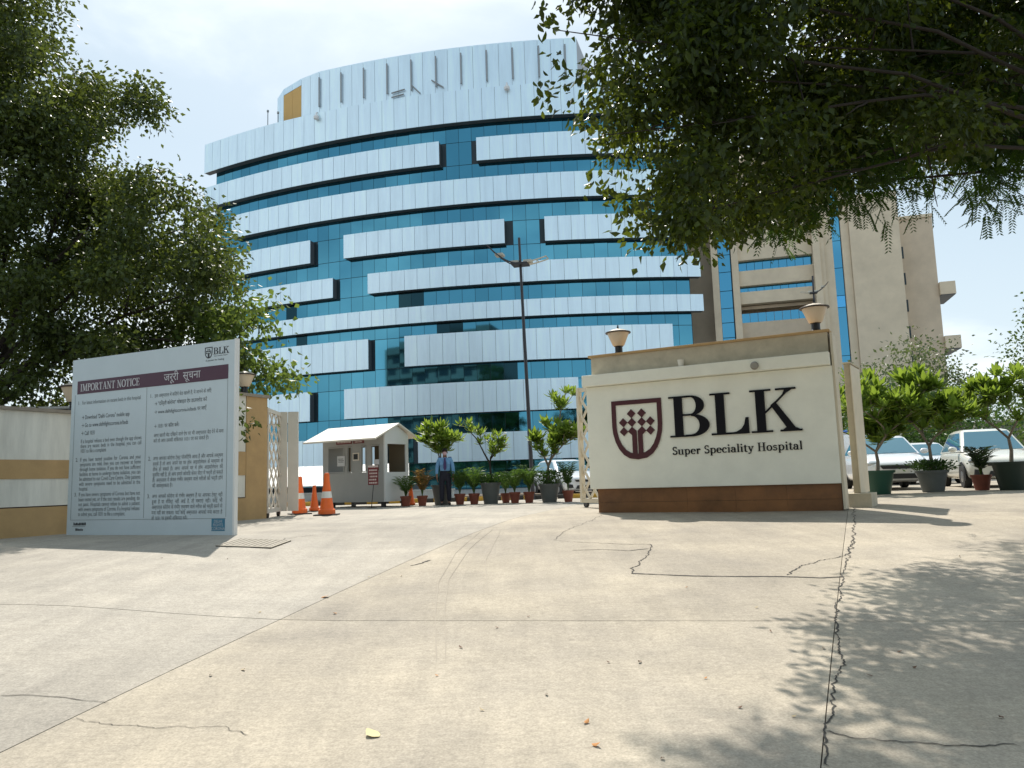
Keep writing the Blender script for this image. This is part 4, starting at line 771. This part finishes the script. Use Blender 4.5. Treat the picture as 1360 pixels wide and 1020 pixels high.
# ================================================================ CARS
M_cglass = mat('car_glass', (.16, .30, .36), .03, metal=.65); M_tyre = mat('tyre', (.02, .02, .02), .85); M_rim = mat('alloy_rim', (.45, .46, .47), .3, metal=.9); M_lampg = mat('headlight_glass', (.45, .47, .48), .08, metal=.4); M_plate = mat('number_plate', (.62, .62, .58), .5); M_blackp = mat('black_plastic', (.015, .015, .016), .5); M_chrome = mat('chrome', (.7, .7, .7), .12, metal=1)
def carpaint(n, c): m = mat(n, c, .25); m.node_tree.nodes['Principled BSDF'].inputs['Coat Weight'].default_value = .8; m.node_tree.nodes['Principled BSDF'].inputs['Coat Roughness'].default_value = .04; return m
M_cwhite = carpaint('white_car_paint', (.74, .75, .77)); M_ccream = carpaint('cream_white_car_paint', (.70, .69, .62))
def car(name, label, loc, rz, paint, Ht=1.5, style=0):
    t = thing(name, label, 'car', loc, rz, 'white cars parked behind the tubs')
    sec = [(-1.93, .50, .34, .60), (-1.90, .66, .26, .70), (-1.78, .78, .22, .78), (-1.5, .84, .20, .86), (-1.1, .855, .20, .95), (-.85, .86, .20, 1.0), (0, .865, .20, 1.0), (1.1, .865, .20, 1.02), (1.6, .85, .22, 1.03), (1.85, .79, .26, 1.0), (1.93, .70, .34, .92)]
    vs = []; fs = []; K = 12
    for y, w, zb, ztp in sec:
        for a, b in ((-.86, 0), (-.97, .12), (-1, .4), (-.985, .72), (-.93, .93), (-.78, 1), (.78, 1), (.93, .93), (.985, .72), (1, .4), (.97, .12), (.86, 0)): vs.append((a*w, y, zb+(ztp-zb)*b))
    for i in range(len(sec)-1):
        for k in range(K): fs.append((i*K+k, i*K+(k+1) % K, (i+1)*K+(k+1) % K, (i+1)*K+k))
    fs += [tuple(range(K-1, -1, -1)), tuple(range((len(sec)-1)*K, len(sec)*K))]
    mb = MB(); mb.add(vs, fs); b = mb.build('body', paint, t, True); s = b.modifiers.new('s', 'SUBSURF'); s.levels = 1; s.render_levels = 2
    zb, zt_ = .96, Ht; C = [(-.77, -.98, zb), (.77, -.98, zb), (.78, 1.78, zb), (-.78, 1.78, zb), (-.58, -.22, zt_-.05), (.58, -.22, zt_-.05), (.58, 1.28, zt_-.04), (-.58, 1.28, zt_-.04), (-.5, .05, zt_), (.5, .05, zt_), (.5, 1.05, zt_), (-.5, 1.05, zt_)]
    mb = MB(); mb.add(C, [(0, 1, 5, 4), (1, 2, 6, 5), (2, 3, 7, 6), (3, 0, 4, 7), (4, 5, 9, 8), (5, 6, 10, 9), (6, 7, 11, 10), (7, 4, 8, 11), (8, 9, 10, 11)]); cb = mb.build('cabin', paint, t, True); bevel(cb, .06, 3)
    def quad(name, pts, inset, off, m):
        P = [Vector(p) for p in pts]; c = sum(P, Vector())/4; nrm = (P[1]-P[0]).cross(P[3]-P[0]).normalized()
        if nrm.dot(c-Vector((0, .4, .8))) < 0: nrm = -nrm
        Q = [c+(p-c)*(1-inset)+nrm*off for p in P]; mb = MB(); mb.add(Q+[q-nrm*.02 for q in Q], [(0, 1, 2, 3), (7, 6, 5, 4), (0, 4, 5, 1), (1, 5, 6, 2), (2, 6, 7, 3), (3, 7, 4, 0)]); return mb.build(name, m, t)
    quad('windscreen', (C[0], C[1], C[5], C[4]), .10, .008, M_cglass); quad('rear_window', (C[2], C[3], C[7], C[6]), .16, .008, M_cglass)
    for a, b2, c2, d2 in ((1, 2, 6, 5), (3, 0, 4, 7)): quad('side_window', (C[a], C[b2], C[c2], C[d2]), .16, .008, M_cglass)
    for s in (-1, 1):
        blob('mirror', (s*.93, -.72, 1.03), (.11, .07, .075), paint, t)
        blob('headlight', (s*.60, -1.70, .70), (.20, .17, .085), M_lampg, t)
        mb = MB(); mb.prism([(s*.48, .34), (s*.72, .33), (s*.70, .48), (s*.55, .46)], -1.915, -1.7); mb.build('fog_lamp_recess', M_blackp, t)
        for y in (-1.22, 1.25):
            w = bpy.data.objects.new('wheel', None); COL.objects.link(w); w.parent = t; w.location = (s*.78, y, .30); w.rotation_euler = (0, R_(90), 0)
            mb = MB(); mb.lathe([(.19, -.09), (.29, -.09), (.305, -.05), (.305, .05), (.29, .09), (.19, .09)], 24); mb.build('tyre', M_tyre, w, True)
            mb = MB(); mb.lathe([(.05, -.10), (.19, -.085), (.19, .085), (.05, .10)], 16); mb.build('rim', M_rim, w)
            mb = MB(); mb.prism([(.37*math.cos(R_(a)), .37*math.sin(R_(a))) for a in range(-20, 201, 20)], -.004, .004); o = mb.build('wheel_arch', M_blackp, t); o.rotation_euler = (0, 0, R_(90)); o.location = (s*.857, y, .32)
    mb = MB(); mb.prism([(-.40, .56), (.40, .56), (.46, .64), (-.46, .64)], -1.955, -1.8); mb.build('grille', M_blackp, t); mb = MB(); mb.box(-.46, .46, -1.96, -1.8, .645, .665); mb.build('grille_trim', M_chrome, t)
    mb = MB(); mb.prism([(-.42, .30), (.42, .30), (.36, .43), (-.36, .43)], -1.955, -1.8); mb.build('lower_intake', M_blackp, t); mb = MB(); mb.box(-.24, .24, -1.97, -1.95, .44, .54); mb.build('number_plate', M_plate, t)
    for s in (-1, 1): mb = MB(); mb.tube([(s*.30-.28*s, -.93, .995), (s*.45, -.80, 1.07)], .010, 5); mb.build('wiper', M_blackp, t)
    return t
def cpos(px, py, Y): p = atY(px, py, Y); return (p[0], p[1], gz(p[0], p[1]))
car('parked_car', 'white hatchback parked behind the bright green tub', cpos(1176, 652, 22.4), R_(-14), M_cwhite)
car('parked_car', 'white car between the two others, farther back behind the dark grey tub', cpos(1228, 648, 28.5), R_(-10), M_cwhite, 1.48)
car('parked_car', 'cream white hatchback behind the spiky potted plant at the right', cpos(1313, 650, 21.6), R_(-18), M_ccream, 1.58)
car('parked_car', 'white car half hidden behind plants left of the sign wall', cpos(752, 661, 31.5), R_(20), M_cwhite, 1.46)
vn = thing('ambulance_van', 'white van with teal and blue roof stripes behind the white hatchback', 'van', cpos(1150, 650, 29.5), R_(-12))
M_teal = mat('teal_stripe', (.06, .38, .40), .4); M_blus = mat('blue_stripe', (.02, .10, .40), .4)
for n, m, a in (('body', M_cwhite, (-.85, .85, -2.2, 2.3, .35, 1.85)), ('roof_stripe', M_teal, (-.80, .80, -1.6, 2.2, 2.02, 2.14)), ('roof_stripe', M_blus, (-.82, .82, -1.65, 2.25, 1.92, 2.018)), ('roof', M_cwhite, (-.84, .84, -1.7, 2.28, 1.852, 1.918)), ('windscreen', M_cglass, (-.72, .72, -2.215, -2.202, 1.15, 1.75)), ('bumper', M_blackp, (-.86, .86, -2.28, -2.203, .35, .6))):
    mb = MB(); mb.box(*a); bevel(mb.build(n, m, vn), .04 if n != 'windscreen' else .002)
for s in (-1, 1):
    for y in (-1.4, 1.4): mb = MB(); mb.lathe([(.1, -.1), (.32, -.1), (.32, .1), (.1, .1)], 20); o = mb.build('wheel', M_tyre, vn); o.location = (s*.76, y, .32); o.rotation_euler = (0, R_(90), 0)

# ================================================================ CANOPY, LOW WALL, KERB
cn = thing('ramp_canopy', 'low white ribbed canopy over the basement ramp left of the booth', 'canopy', (-6.0, 34.0, .92), -R_(8)); M_can = mat('white_sheet_roof', (.58, .58, .55), .5, nscale=1, namt=.06)
for k in range(9):
    x0 = -6.2+k*.85
    mb = MB(); n = 6; vs = []
    for i in range(n+1):
        q = i/n; y = q*3.2; z = .72+.95*math.sin(q*math.pi/2)
        vs += [(x0+q*-.9, y, z), (x0+.83+q*-.9, y, z), (x0+q*-.9, y, z-.04), (x0+.83+q*-.9, y, z-.04)]
    fs2 = []
    for i in range(n): a = 4*i; b2 = a+4; fs2 += [(a, a+1, b2+1, b2), (a+2, b2+2, b2+3, a+3), (a, b2, b2+2, a+2), (a+1, a+3, b2+3, b2+1)]
    mb.add(vs, fs2+[(0, 2, 3, 1)]); mb.build('roof_sheet', M_can, cn, True)
mb = MB(); mb.box(-6, 1.3, .5, 3, -.2, .66); mb.build('ramp_shade_box', M_core, cn)  # solid dark box standing in for the shade under the canopy
for k in range(4): mb = MB(); mb.box(-5.8+k*2.2, -5.7+k*2.2, .1, .2, 0, .70); mb.build('post', M_steel, cn)
lw = thing('low_barrier', 'low grey metal barrier in front of the ramp canopy', 'barrier', (-11.5, 30.5, .92), -R_(3)); M_bar = mat('barrier_grey', (.42, .47, .50), .5, nscale=4)
for k in range(9): mb = MB(); mb.box(k*1.02, k*1.02+1.0, 0, .06, .02, .40); mb.build('panel', M_bar, lw)
mb = MB(); mb.box(0, 9.2, -.03, .09, .402, .45); mb.build('rail', M_bar, lw)
kb = thing('painted_kerb', 'kerb painted in yellow and black blocks behind the pots', 'kerb', (-10.5, 28.2, .92), -R_(3)); M_ky = mat('kerb_yellow', (.55, .33, .05), .8, nscale=6, namt=.2); M_kk = mat('kerb_black', (.05, .048, .045), .8, nscale=6, namt=.2)
for k in range(46): mb = MB(); mb.box(k*.4, k*.4+.39, 0, .18, -.02, .15); bevel(mb.build('kerb_stone', M_ky if k % 2 else M_kk, kb), .01, 1)
bed = MB(); bed.box(-8, 9.5, 30.2, 34, .7, 1.06); struct(bed.build('planting_bed', M_soil))

# ================================================================ LAMP POLES with ladder-like arms
M_pole = mat('dark_pole', (.055, .055, .065), .45, metal=.4); M_fix = mat('light_fixture', (.55, .52, .45), .4, metal=.3)
def lamp_pole(label, px, py, Y, H, zb, lean, rz, s=1.0):
    p = atY(px, py, Y); t = thing('lamp_pole', label, 'lamp post', (p[0], p[1], .92), rz, 'poles with ladder arms')
    mb = MB(); mb.tube([(0, 0, 0), (lean*.5, 0, H*.5), (lean, 0, H)], [.075, .062, .045], 10); mb.build('pole', M_pole, t)
    for dirx, L1, up in ((-1, 1.15, .80), (1, .95, .16)):
        mb = MB(); rails = []
        for yo in (-.2, .2): pts = [(lean*zb/H+dirx*(.05+L1*q)*s, yo*s, zb+up*s*q**1.7) for q in np.linspace(0, 1, 9)]; rails.append(pts); mb.tube(pts, .025*s, 6)
        for i in (0, 3, 5, 8): mb.tube([rails[0][i], rails[1][i]], .022*s, 6)
        a = mb.build('ladder_arm', M_pole if dirx < 0 else M_fix, t)
        for i in ((1, 5) if dirx < 0 else (2,)):
            q = rails[0][i]; mb = MB(); mb.box(q[0]-.15*s, q[0]+.15*s, -.17*s, .17*s, q[2]+.02, q[2]+.10); o = mb.build('floodlight', M_fix, a)
    mb = MB(); mb.box(lean*zb/H-.3*s, lean*zb/H+.3*s, -.25*s, .25*s, zb-.04, zb+.02); mb.build('platform', M_pole, t); return t
lamp_pole('tall dark pole with ladder-like lamp arms before the curved tower', 708, 660, 27.5, 9.5, 8.5, -.20, R_(-14))
lamp_pole('far pole with ladder-like lamp arms showing above the right bowl lamp', 1097, 640, 40.0, 10.9, 10.0, -.15, R_(165), .62)

# ================================================================ DRAIN, LEAVES ON THE GROUND
dp = gp(338, 722); dr = thing('drain_cover', 'square cast drain grating set into the driveway before the board', 'drain cover'); M_cast = mat('cast_iron_dusty', (.36, .32, .26), .85, nscale=8); dr.scale = (.60, .60, .7)
nz = Vector(((gz(dp[0]-.5, dp[1])-gz(dp[0]+.5, dp[1])), (gz(dp[0], dp[1]-.5)-gz(dp[0], dp[1]+.5)), 1)).normalized()
dr.rotation_euler = (nz.to_track_quat('Z', 'Y').to_matrix() @ Matrix.Rotation(R_(38), 3, 'Z')).to_euler(); dr.location = (dp[0], dp[1], gz(dp[0], dp[1])+.0055)
mb = MB(); mb.box(-.62, .62, -.62, .62, -.03, -.004); mb.build('pit', M_dark, dr)
for s in (-1, 1):
    mb = MB(); mb.box(s*.60-.03, s*.60+.03, -.63, .63, .0, .014); mb.build('frame', M_cast, dr); mb = MB(); mb.box(-.57, .57, s*.60-.03, s*.60+.03, .0, .014); mb.build('frame', M_cast, dr)
for k in range(9):
    q = -.5+k*.125; mb = MB(); mb.box(q-.028, q+.028, -.57, .57, .0, .010); mb.build('grating_bar', M_cast, dr); mb = MB(); mb.box(-.57, .57, q-.028, q+.028, .001, .0115); mb.build('grating_bar', M_cast, dr)
M_l = {'y': mat('pale_yellow_leaf', (.60, .52, .25), .7), 'o': mat('orange_leaf', (.42, .17, .03), .7), 'b': mat('brown_leaf', (.12, .06, .03), .8), 't': mat('tan_leaf', (.42, .33, .19), .8)}
def fallen(px, py, L_, W_, c, label, grp=None):
    p = gp(px, py); V, F = leaf_arrays([(0, 0, 0)], [(1, 0, .1)], [(0, 1, 0)], [L_], [W_], .04 if L_ > .08 else .15+random.uniform(0, .25), 8); V[:, 0] -= L_/2; V[:, 2] -= V[:, 2].min()
    me = tri_mesh('fallen_leaf', V, F); o = link('fallen_leaf', me, M_l[c]); o.location = (p[0], p[1], gz(p[0], p[1])+.006); o.rotation_euler = (.08, -.05, random.uniform(0, 6.3)); tag(o, label, 'leaf', grp)
fallen(495, 978, .10, .085, 'y', 'big pale yellow leaf lying near the bottom of the driveway'); fallen(432, 794, .09, .07, 'o', 'curled orange leaf lying where the two driveway joints cross')
fallen(792, 992, .05, .028, 'o', 'reddish leaf lying near the bottom edge, left of the shadow'); fallen(779, 961, .045, .028, 'o', 'yellow orange leaf lying just left of the tree shadow')
for px, py in ((580, 899), (612, 861), (640, 945), (323, 891), (280, 898), (445, 816), (533, 766), (302, 743), (215, 742), (726, 924), (808, 881), (850, 881), (937, 902), (1215, 888), (1275, 740), (1055, 953), (912, 781), (1005, 808), (660, 835), (702, 820), (490, 767), (345, 814), (1024, 840), (880, 1009), (983, 941), (1330, 955), (1155, 899), (1294, 767), (1094, 862), (1195, 867)):
    fallen(px, py, random.uniform(.022, .046), random.uniform(.012, .024), random.choice('bbttto'), 'small dry leaf scattered on the concrete driveway', 'small dry leaves on the driveway')

# ================================================================ TREES
def limbs(paths, m, t, name='trunk'):
    mb = MB()
    for pts, r0, r1 in paths:
        P = [np.array(p, float) for p in pts]; out = []
        for i in range(len(P)-1):
            for q in np.linspace(0, 1, 5, endpoint=False): out.append(P[i]+(P[i+1]-P[i])*q+rng.normal(0, r0*.25, 3))
        out.append(P[-1]); n = len(out); mb.tube([tuple(o) for o in out], list(np.linspace(r0, r1, n)), 8)
    return mb.build(name, m, t, True)
def inpoly(x, y, poly):
    c = False; j = len(poly)-1
    for i in range(len(poly)):
        (xi, yi), (xj, yj) = poly[i], poly[j]
        if (yi > y) != (yj > y) and x < (xj-xi)*(y-yi)/(yj-yi)+xi: c = not c
        j = i
    return c
def clusters(poly, n, dfun, bounds, keep=None, clump=14, sig=20):
    out = []; tries = 0
    while len(out) < n and tries < n*40:
        tries += 1; x0 = random.uniform(*bounds[:2]); y0 = random.uniform(*bounds[2:])
        if not inpoly(x0, y0, poly) or (keep and random.random() > keep(x0, y0)): continue
        d0 = dfun(x0, y0)
        for k in range(random.randint(2, 2*clump-2) if clump > 1 else 1):
            x = x0+random.gauss(0, sig*1.15); y = y0+random.gauss(0, sig*.75)+abs(x-x0)*.25
            out.append((atY(x, y, d0+random.gauss(0, sig*d0/900)), x, y))
    return out
def sprays(cl, per, rad, Ll, Wl, drop=.5):
    P = []; A = []
    for c in cl:
        n = max(3, int(random.gauss(per, per*.3))); d = rng.normal(0, 1, (n, 3))*[rad, rad, rad*.75]; P.append(c+d); A.append(d/rad*.5+rng.normal(0, .6, (n, 3))+[0, 0, -drop])
    P = np.concatenate(P); A = np.concatenate(A); n = len(P); return leaf_arrays(P, A, rvec(n), Ll*rng.uniform(.6, 1.2, n), Wl*rng.uniform(.6, 1.2, n))
# --- left ficus behind the wall
LT_ = thing('ficus_tree', 'big dark leafy tree behind the left boundary wall', 'tree', (-13.2, 18.5, .9))
polyL = [(-260, -160), (40, -160), (70, -20), (55, 55), (95, 95), (140, 110), (192, 128), (205, 148), (150, 160), (168, 198), (225, 232), (262, 270), (305, 320), (296, 365), (278, 395), (262, 440), (300, 470), (300, 560), (-260, 560)]
def keepL(x, y): return .7 if (y > 395 and x < 270) else (.75 if x > 215 else 1)
clL = clusters(polyL, 6600, lambda x, y: random.uniform(16.2, 22.5), (-260, 310, -160, 560), keepL, 15, 15)
cen = [c[0] for c in clL if c[0][2] > 2.6]
for x, y in ((100, 100), (118, 112), (138, 120), (158, 128), (175, 132), (190, 138), (199, 148), (150, 150), (238, 250), (250, 262), (268, 285), (290, 318), (300, 335), (60, 20), (72, 5), (66, 45)): cen += [atY(x+random.gauss(0, 5), y+random.gauss(0, 5), random.uniform(17.5, 19)) for k in range(3)]
V, F = sprays(cen, 30, .22, .145, .088); V[:, :] -= np.array([-13.2, 18.5, .9])
M_lf = leafmat('ficus_leaf', (.020, .036, .009), (.070, .100, .022), .32, (.24, .30, .04)); cr = link('crown', tri_mesh('crown', V, F), M_lf, LT_); cr['kind'] = 'stuff'
tb = np.array([-13.2, 18.5, .9]); pths = [([(0, 0, -.2), (.1, 0, 2.2), (.4, .1, 4.0)], .38, .28)]
for px, py, Y in ((60, 60, 19), (150, 130, 19), (250, 300, 18.5), (280, 380, 18), (120, 300, 17.5), (200, 230, 20), (20, 200, 18), (-100, 100, 19), (230, 450, 17.5), (110, 470, 17.2), (160, 410, 18.5)):
    e = atY(px, py, Y)-tb; st_ = np.array([.3, .05, random.uniform(2.2, 4)]); mid = st_*.45+e*.55+np.array([0, 0, .6]); pths.append(([st_, mid, e], .075, .012))
    for k in range(3): e2 = mid+(e-mid)*random.uniform(.1, .9); pths.append(([e2, e2+rng.normal(0, .4, 3)], .025, .006))
limbs(pths, M_bark, LT_)
# --- peepal sprays right of the notice board
PT = thing('peepal_tree', 'lighter green tree just right of the notice board above the pier lamp', 'tree', (-8.6, 19.5, .9))
polyP = [(275, 395), (300, 380), (335, 415), (345, 425), (372, 455), (380, 495), (355, 520), (315, 520), (260, 560), (230, 470)]
clP = clusters(polyP, 150, lambda x, y: random.uniform(18.0, 20.5), (225, 385, 375, 560), None, 4, 9); extra = [(290, 330), (302, 345), (300, 318), (320, 400), (345, 405), (378, 508), (365, 400), (300, 362), (288, 350)]
cen = [c[0] for c in clP]+[atY(x, y, 18.5) for x, y in extra]; V, F = sprays(cen, 22, .26, .17, .13, .8); V -= np.array([-8.6, 19.5, .9])
M_lp = leafmat('peepal_leaf', (.045, .085, .020), (.12, .18, .035), .4, (.30, .40, .06)); cr = link('crown', tri_mesh('crown', V, F), M_lp, PT); cr['kind'] = 'stuff'
tb = np.array([-8.6, 19.5, .9]); limbs([([(0, 0, -.1), (.1, 0, 1.6), (.5, -.3, 2.8)], .11, .06)]+[([(.5, -.3, 2.8), atY(x, y, 18.8)-tb], .05, .01) for x, y in ((290, 350), (340, 420), (370, 490), (300, 440), (330, 490))], M_bark, PT)
# --- right overhanging broadleaf tree
OT = thing('overhanging_tree', 'dark broadleaf tree overhanging the driveway from the upper right', 'tree', (8.6, 8.4, .75))
polyR = [(765, -140), (770, 0), (782, 60), (772, 105), (800, 135), (835, 160), (822, 195), (838, 222), (868, 250), (900, 290), (935, 305), (990, 305), (1050, 272), (1100, 245), (1180, 225), (1300, 190), (1420, 170), (1500, -140), (1400, -420), (850, -420)]
gap = [((925, 150), 28), ((870, 75), 20), ((985, 80), 20), ((1105, 120), 14), ((1020, 175), 14), ((890, 175), 12)]
def keepR(x, y):
    for (gx, gy), r in gap:
        if (x-gx)**2+(y-gy)**2 < r*r: return .06
    return .6 if x < 900 else 1
def dR(x, y): f = min(max((x-700)/600, 0), 1); return random.uniform(7.0+.8*f, 9.6+4.6*f)
clR = clusters(polyR, 7200, dR, (700, 1500, -420, 345), keepR, 16, 20); clR += clusters([(600, -85), (820, -85), (860, -290), (600, -270)], 460, lambda x, y: random.uniform(9.4, 11.2), (600, 860, -290, -85), None, 14, 20); cen = [c[0] for c in clR]  # second set: unseen clusters above frame, added to cast shade further left
V, F = sprays(cen, 18, .14, .118, .066, .75); V -= np.array([8.6, 8.4, .75])
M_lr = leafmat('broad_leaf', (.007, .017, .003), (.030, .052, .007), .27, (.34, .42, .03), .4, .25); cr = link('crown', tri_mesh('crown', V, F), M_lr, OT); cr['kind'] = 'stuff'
tb = np.array([8.6, 8.4, .75]); pths = [([(0, 0, -.2), (-.1, 0, 2.2), (-.3, .1, 4.4)], .30, .20)]
for px, py, Y in ((740, 40, 7.8), (800, 180, 8.0), (900, 290, 8.6), (1000, 250, 9.2), (900, 100, 8.5), (1050, 60, 8.2), (1200, 200, 10), (1000, -100, 7.8), (1150, 80, 9.5), (830, -40, 7.8)):
    e = atY(px, py, Y)-tb; s0 = np.array([-.25, .05, random.uniform(3.6, 4.6)]); mid = s0*.5+e*.5+np.array([0, 0, .5]); pths.append(([s0, mid, e], .034, .005))
    for k in range(4): e2 = mid+(e-mid)*random.uniform(.1, .95); pths.append(([e2, e2+rng.normal(0, .4, 3)], .014, .004))
limbs(pths, M_bark, OT)
# separate large leaves on its left fringe
fr = [(742, 128), (728, 138), (722, 115), (745, 108), (790, 190), (800, 245), (812, 262), (796, 232), (785, 160), (770, 150), (735, 75), (728, 40), (720, 12), (735, 20), (860, 290), (848, 280), (905, 322), (915, 335), (935, 335), (880, 300), (850, 262), (838, 268), (800, 150)]
meL = tri_mesh('leaf', *leaf_arrays([(0, 0, 0)], [(1, 0, 0)], [(0, 1, 0)], [.115], [.062], .2, 8))
for x, y in fr:
    for k in range(9):
        p = atY(x+random.gauss(0, 9), y+random.gauss(0, 9), random.uniform(7.5, 8.2))-tb; o = link('leaf', meL, M_lr, OT); o.location = p; o.rotation_euler = (random.uniform(-.8, .8), random.uniform(.2, 1.4), random.uniform(0, 6.3)); s = random.uniform(.7, 1.15); o.scale = (s, s, s)
# --- neem with hanging pinnate sprays
NT = thing('neem_tree', 'neem tree with drooping feathery leaflets along the right top edge', 'tree', (10.8, 11.2, 1.0))
polyN = [(955, 275), (1000, 295), (1045, 290), (1090, 255), (1180, 245), (1245, 240), (1300, 255), (1360, 240), (1500, 220), (1560, 100), (1500, -420), (1330, -420), (1200, -100), (1150, 60), (1010, 240)]
clN = clusters(polyN, 4200, lambda x, y: random.uniform(9.2, 12.6), (955, 1560, -420, 330), None, 8, 18); P = []; A = []; S = []; Ls = []
def pinna(c, L0, d):
    d = d/np.linalg.norm(d); sd_ = np.cross(d, [0, 0, 1.]); sd_ = sd_/(np.linalg.norm(sd_)+1e-6); m = 9
    for k in range(m):
        q = c+d*L0*(k+.8)/m+np.array([0, 0, -.10*(k/m)**2*L0])
        for s in (-1, 1): P.append(q); A.append(d*.55+sd_*s*.9+np.array([0, 0, -.25])); S.append(np.cross(d, sd_)*.3+d*.5); Ls.append(.075*(1-.35*abs(k/m-.4)))
for c, x, y in clN:
    for k in range(3): az = random.uniform(0, 6.3); pinna(c+rng.normal(0, .10, 3), random.uniform(.2, .34), np.array([math.cos(az)*.7, math.sin(az)*.7, random.uniform(-1.1, -.1)]))
for x, y in [(x, y) for x, y in ((1010, 320), (1030, 335), (1050, 325), (1075, 310), (1100, 300), (1125, 292), (1150, 300), (1172, 310), (1165, 290), (1195, 285), (1215, 290), (1240, 285), (1300, 295), (1312, 305), (1330, 300), (1345, 295), (1290, 275), (1355, 285), (1140, 285), (1020, 305))]:
    for k in range(3): c = atY(x+random.gauss(0, 8), y-24+random.gauss(0, 6), random.uniform(9.4, 10.4)); pinna(c, random.uniform(.26, .36), np.array([random.gauss(0, .3), random.gauss(0, .3), -1.0]))
n = len(P); V, F = leaf_arrays(P, A, S, np.array(Ls)*rng.uniform(.8, 1.15, n), np.full(n, .021)); V -= np.array([10.8, 11.2, 1.0])
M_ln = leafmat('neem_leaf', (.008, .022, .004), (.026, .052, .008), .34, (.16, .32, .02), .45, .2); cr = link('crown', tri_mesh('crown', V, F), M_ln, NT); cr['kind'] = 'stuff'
tb = np.array([10.8, 11.2, 1.0]); pths = [([(0, 0, -.2), (-.1, .1, 2.4), (-.2, .1, 5.2)], .26, .17)]
for px, py, Y in ((1060, 250, 10), (1150, 190, 10.5), (1250, 160, 11), (1330, 200, 10), (1200, 20, 11), (1400, 100, 11.5), (1320, 120, 10.5), (1300, -100, 10.5)): e = atY(px, py, Y)-tb; s0 = np.array([-.2, .1, random.uniform(4.6, 5.4)]); pths.append(([s0, s0*.5+e*.5+np.array([0, 0, .3]), e], .045, .006))
limbs(pths, M_bark, NT)
# --- background trees
def bg_tree(name, label, base, poly, depth, n, per, Ll, m, grp='background trees', th=.12):
    b = np.array(base); t = thing(name, label, 'tree', tuple(b), 0, grp); xs_ = [p[0] for p in poly]; ys_ = [p[1] for p in poly]
    cl = clusters(poly, n, lambda x, y: random.uniform(*depth), (min(xs_), max(xs_), min(ys_), max(ys_)), None, 5, 9); V, F = sprays([c[0] for c in cl], per, Ll*2.6, Ll, Ll*.55, .4); V -= b
    cr = link('crown', tri_mesh('crown', V, F), m, t); cr['kind'] = 'stuff'
    pp_ = [([(0, 0, -.2), (.1, 0, 1.5)], th, th*.8)]
    for c in random.sample(cl, min(10, len(cl))): e = c[0]-b; pp_.append(([(.1, 0, 1.5), e*.5+np.array([0, 0, .9]), e], th*.5, th*.08))
    limbs(pp_, M_bark2, t); return t
M_bg = leafmat('greyish_leaf', (.060, .085, .040), (.12, .155, .07), .35)
bg_tree('background_tree', 'grey green tree in front of the tan block base', (21.5, 45, 1.0), [(1150, 480), (1180, 466), (1225, 462), (1260, 470), (1262, 505), (1290, 520), (1300, 610), (1150, 610)], (43, 48), 170, 40, .26, M_bg)
bg_tree('background_tree', 'leafy tree at the right edge above the dark green tub', (17.5, 25.5, 1.0), [(1312, 470), (1330, 440), (1365, 425), (1480, 400), (1480, 600), (1325, 600), (1335, 530)], (23.5, 27.5), 130, 40, .16, leafmat('edge_tree_leaf', (.035, .07, .02), (.085, .13, .03), .4))
bg_tree('background_tree', 'dense hedge-like trees behind the parked cars at right', (22, 38, 1.0), [(1120, 545), (1200, 535), (1300, 530), (1420, 530), (1420, 600), (1120, 600)], (34, 42), 200, 45, .22, M_bush)
pw = thing('podium_wall', 'long low grey wall behind the parked cars', 'wall', (27, 52, .9), -R_(16)); M_pw = mat('grey_render', (.22, .20, .175), .85, nscale=.6, namt=.15)
for n, m, a in (('wall', M_pw, (-14, 20, 0, .3, 0, 3.4)), ('coping', M_cap, (-14.1, 20.1, -.08, .38, 3.402, 3.6))): mb = MB(); mb.box(*a); mb.build(n, m, pw)
# --- what the curved glass mirrors: a block and street trees across the road
rb = thing('opposite_block', 'grey block across the street, mirrored in the curved glass', 'building', (-68, -36, -.3)); M_rb = mat('opposite_render', (.16, .155, .14), .9, nscale=.2, namt=.2); M_rw = mat('opposite_window', (.02, .025, .03), .2)
mb = MB(); mb.box(-35, 35, -14, 0, 0, 40); mb.build('wall', M_rb, rb)
for f in range(10):
    mb = MB(); mb.box(-34, 34, .01, .8, 3.6+f*3.8, 4.2+f*3.8); mb.build('balcony', M_rb, rb)
    for k in range(14): mb = MB(); mb.box(-33+k*4.8, -30.4+k*4.8, .012, .06, 1.2+f*3.8, 3.2+f*3.8); mb.build('window', M_rw, rb)
P = []
for k in range(60):
    x = -170+k*4.2+random.gauss(0, 1.2); y = -27+random.gauss(0, 2); h = random.uniform(5.5, 9.5)
    for q in range(16): P.append(np.array([x, y, 0])+np.array([random.gauss(0, 1.5), random.gauss(0, 1.5), h*random.uniform(.2, 1)]))
V, F = sprays(P, 26, .8, .55, .4, .3); o = link('street_trees', tri_mesh('street_trees', V, F), M_bush); tag(o, 'row of street trees across the road, mirrored dark in the lowest glass', 'trees', kind='stuff')
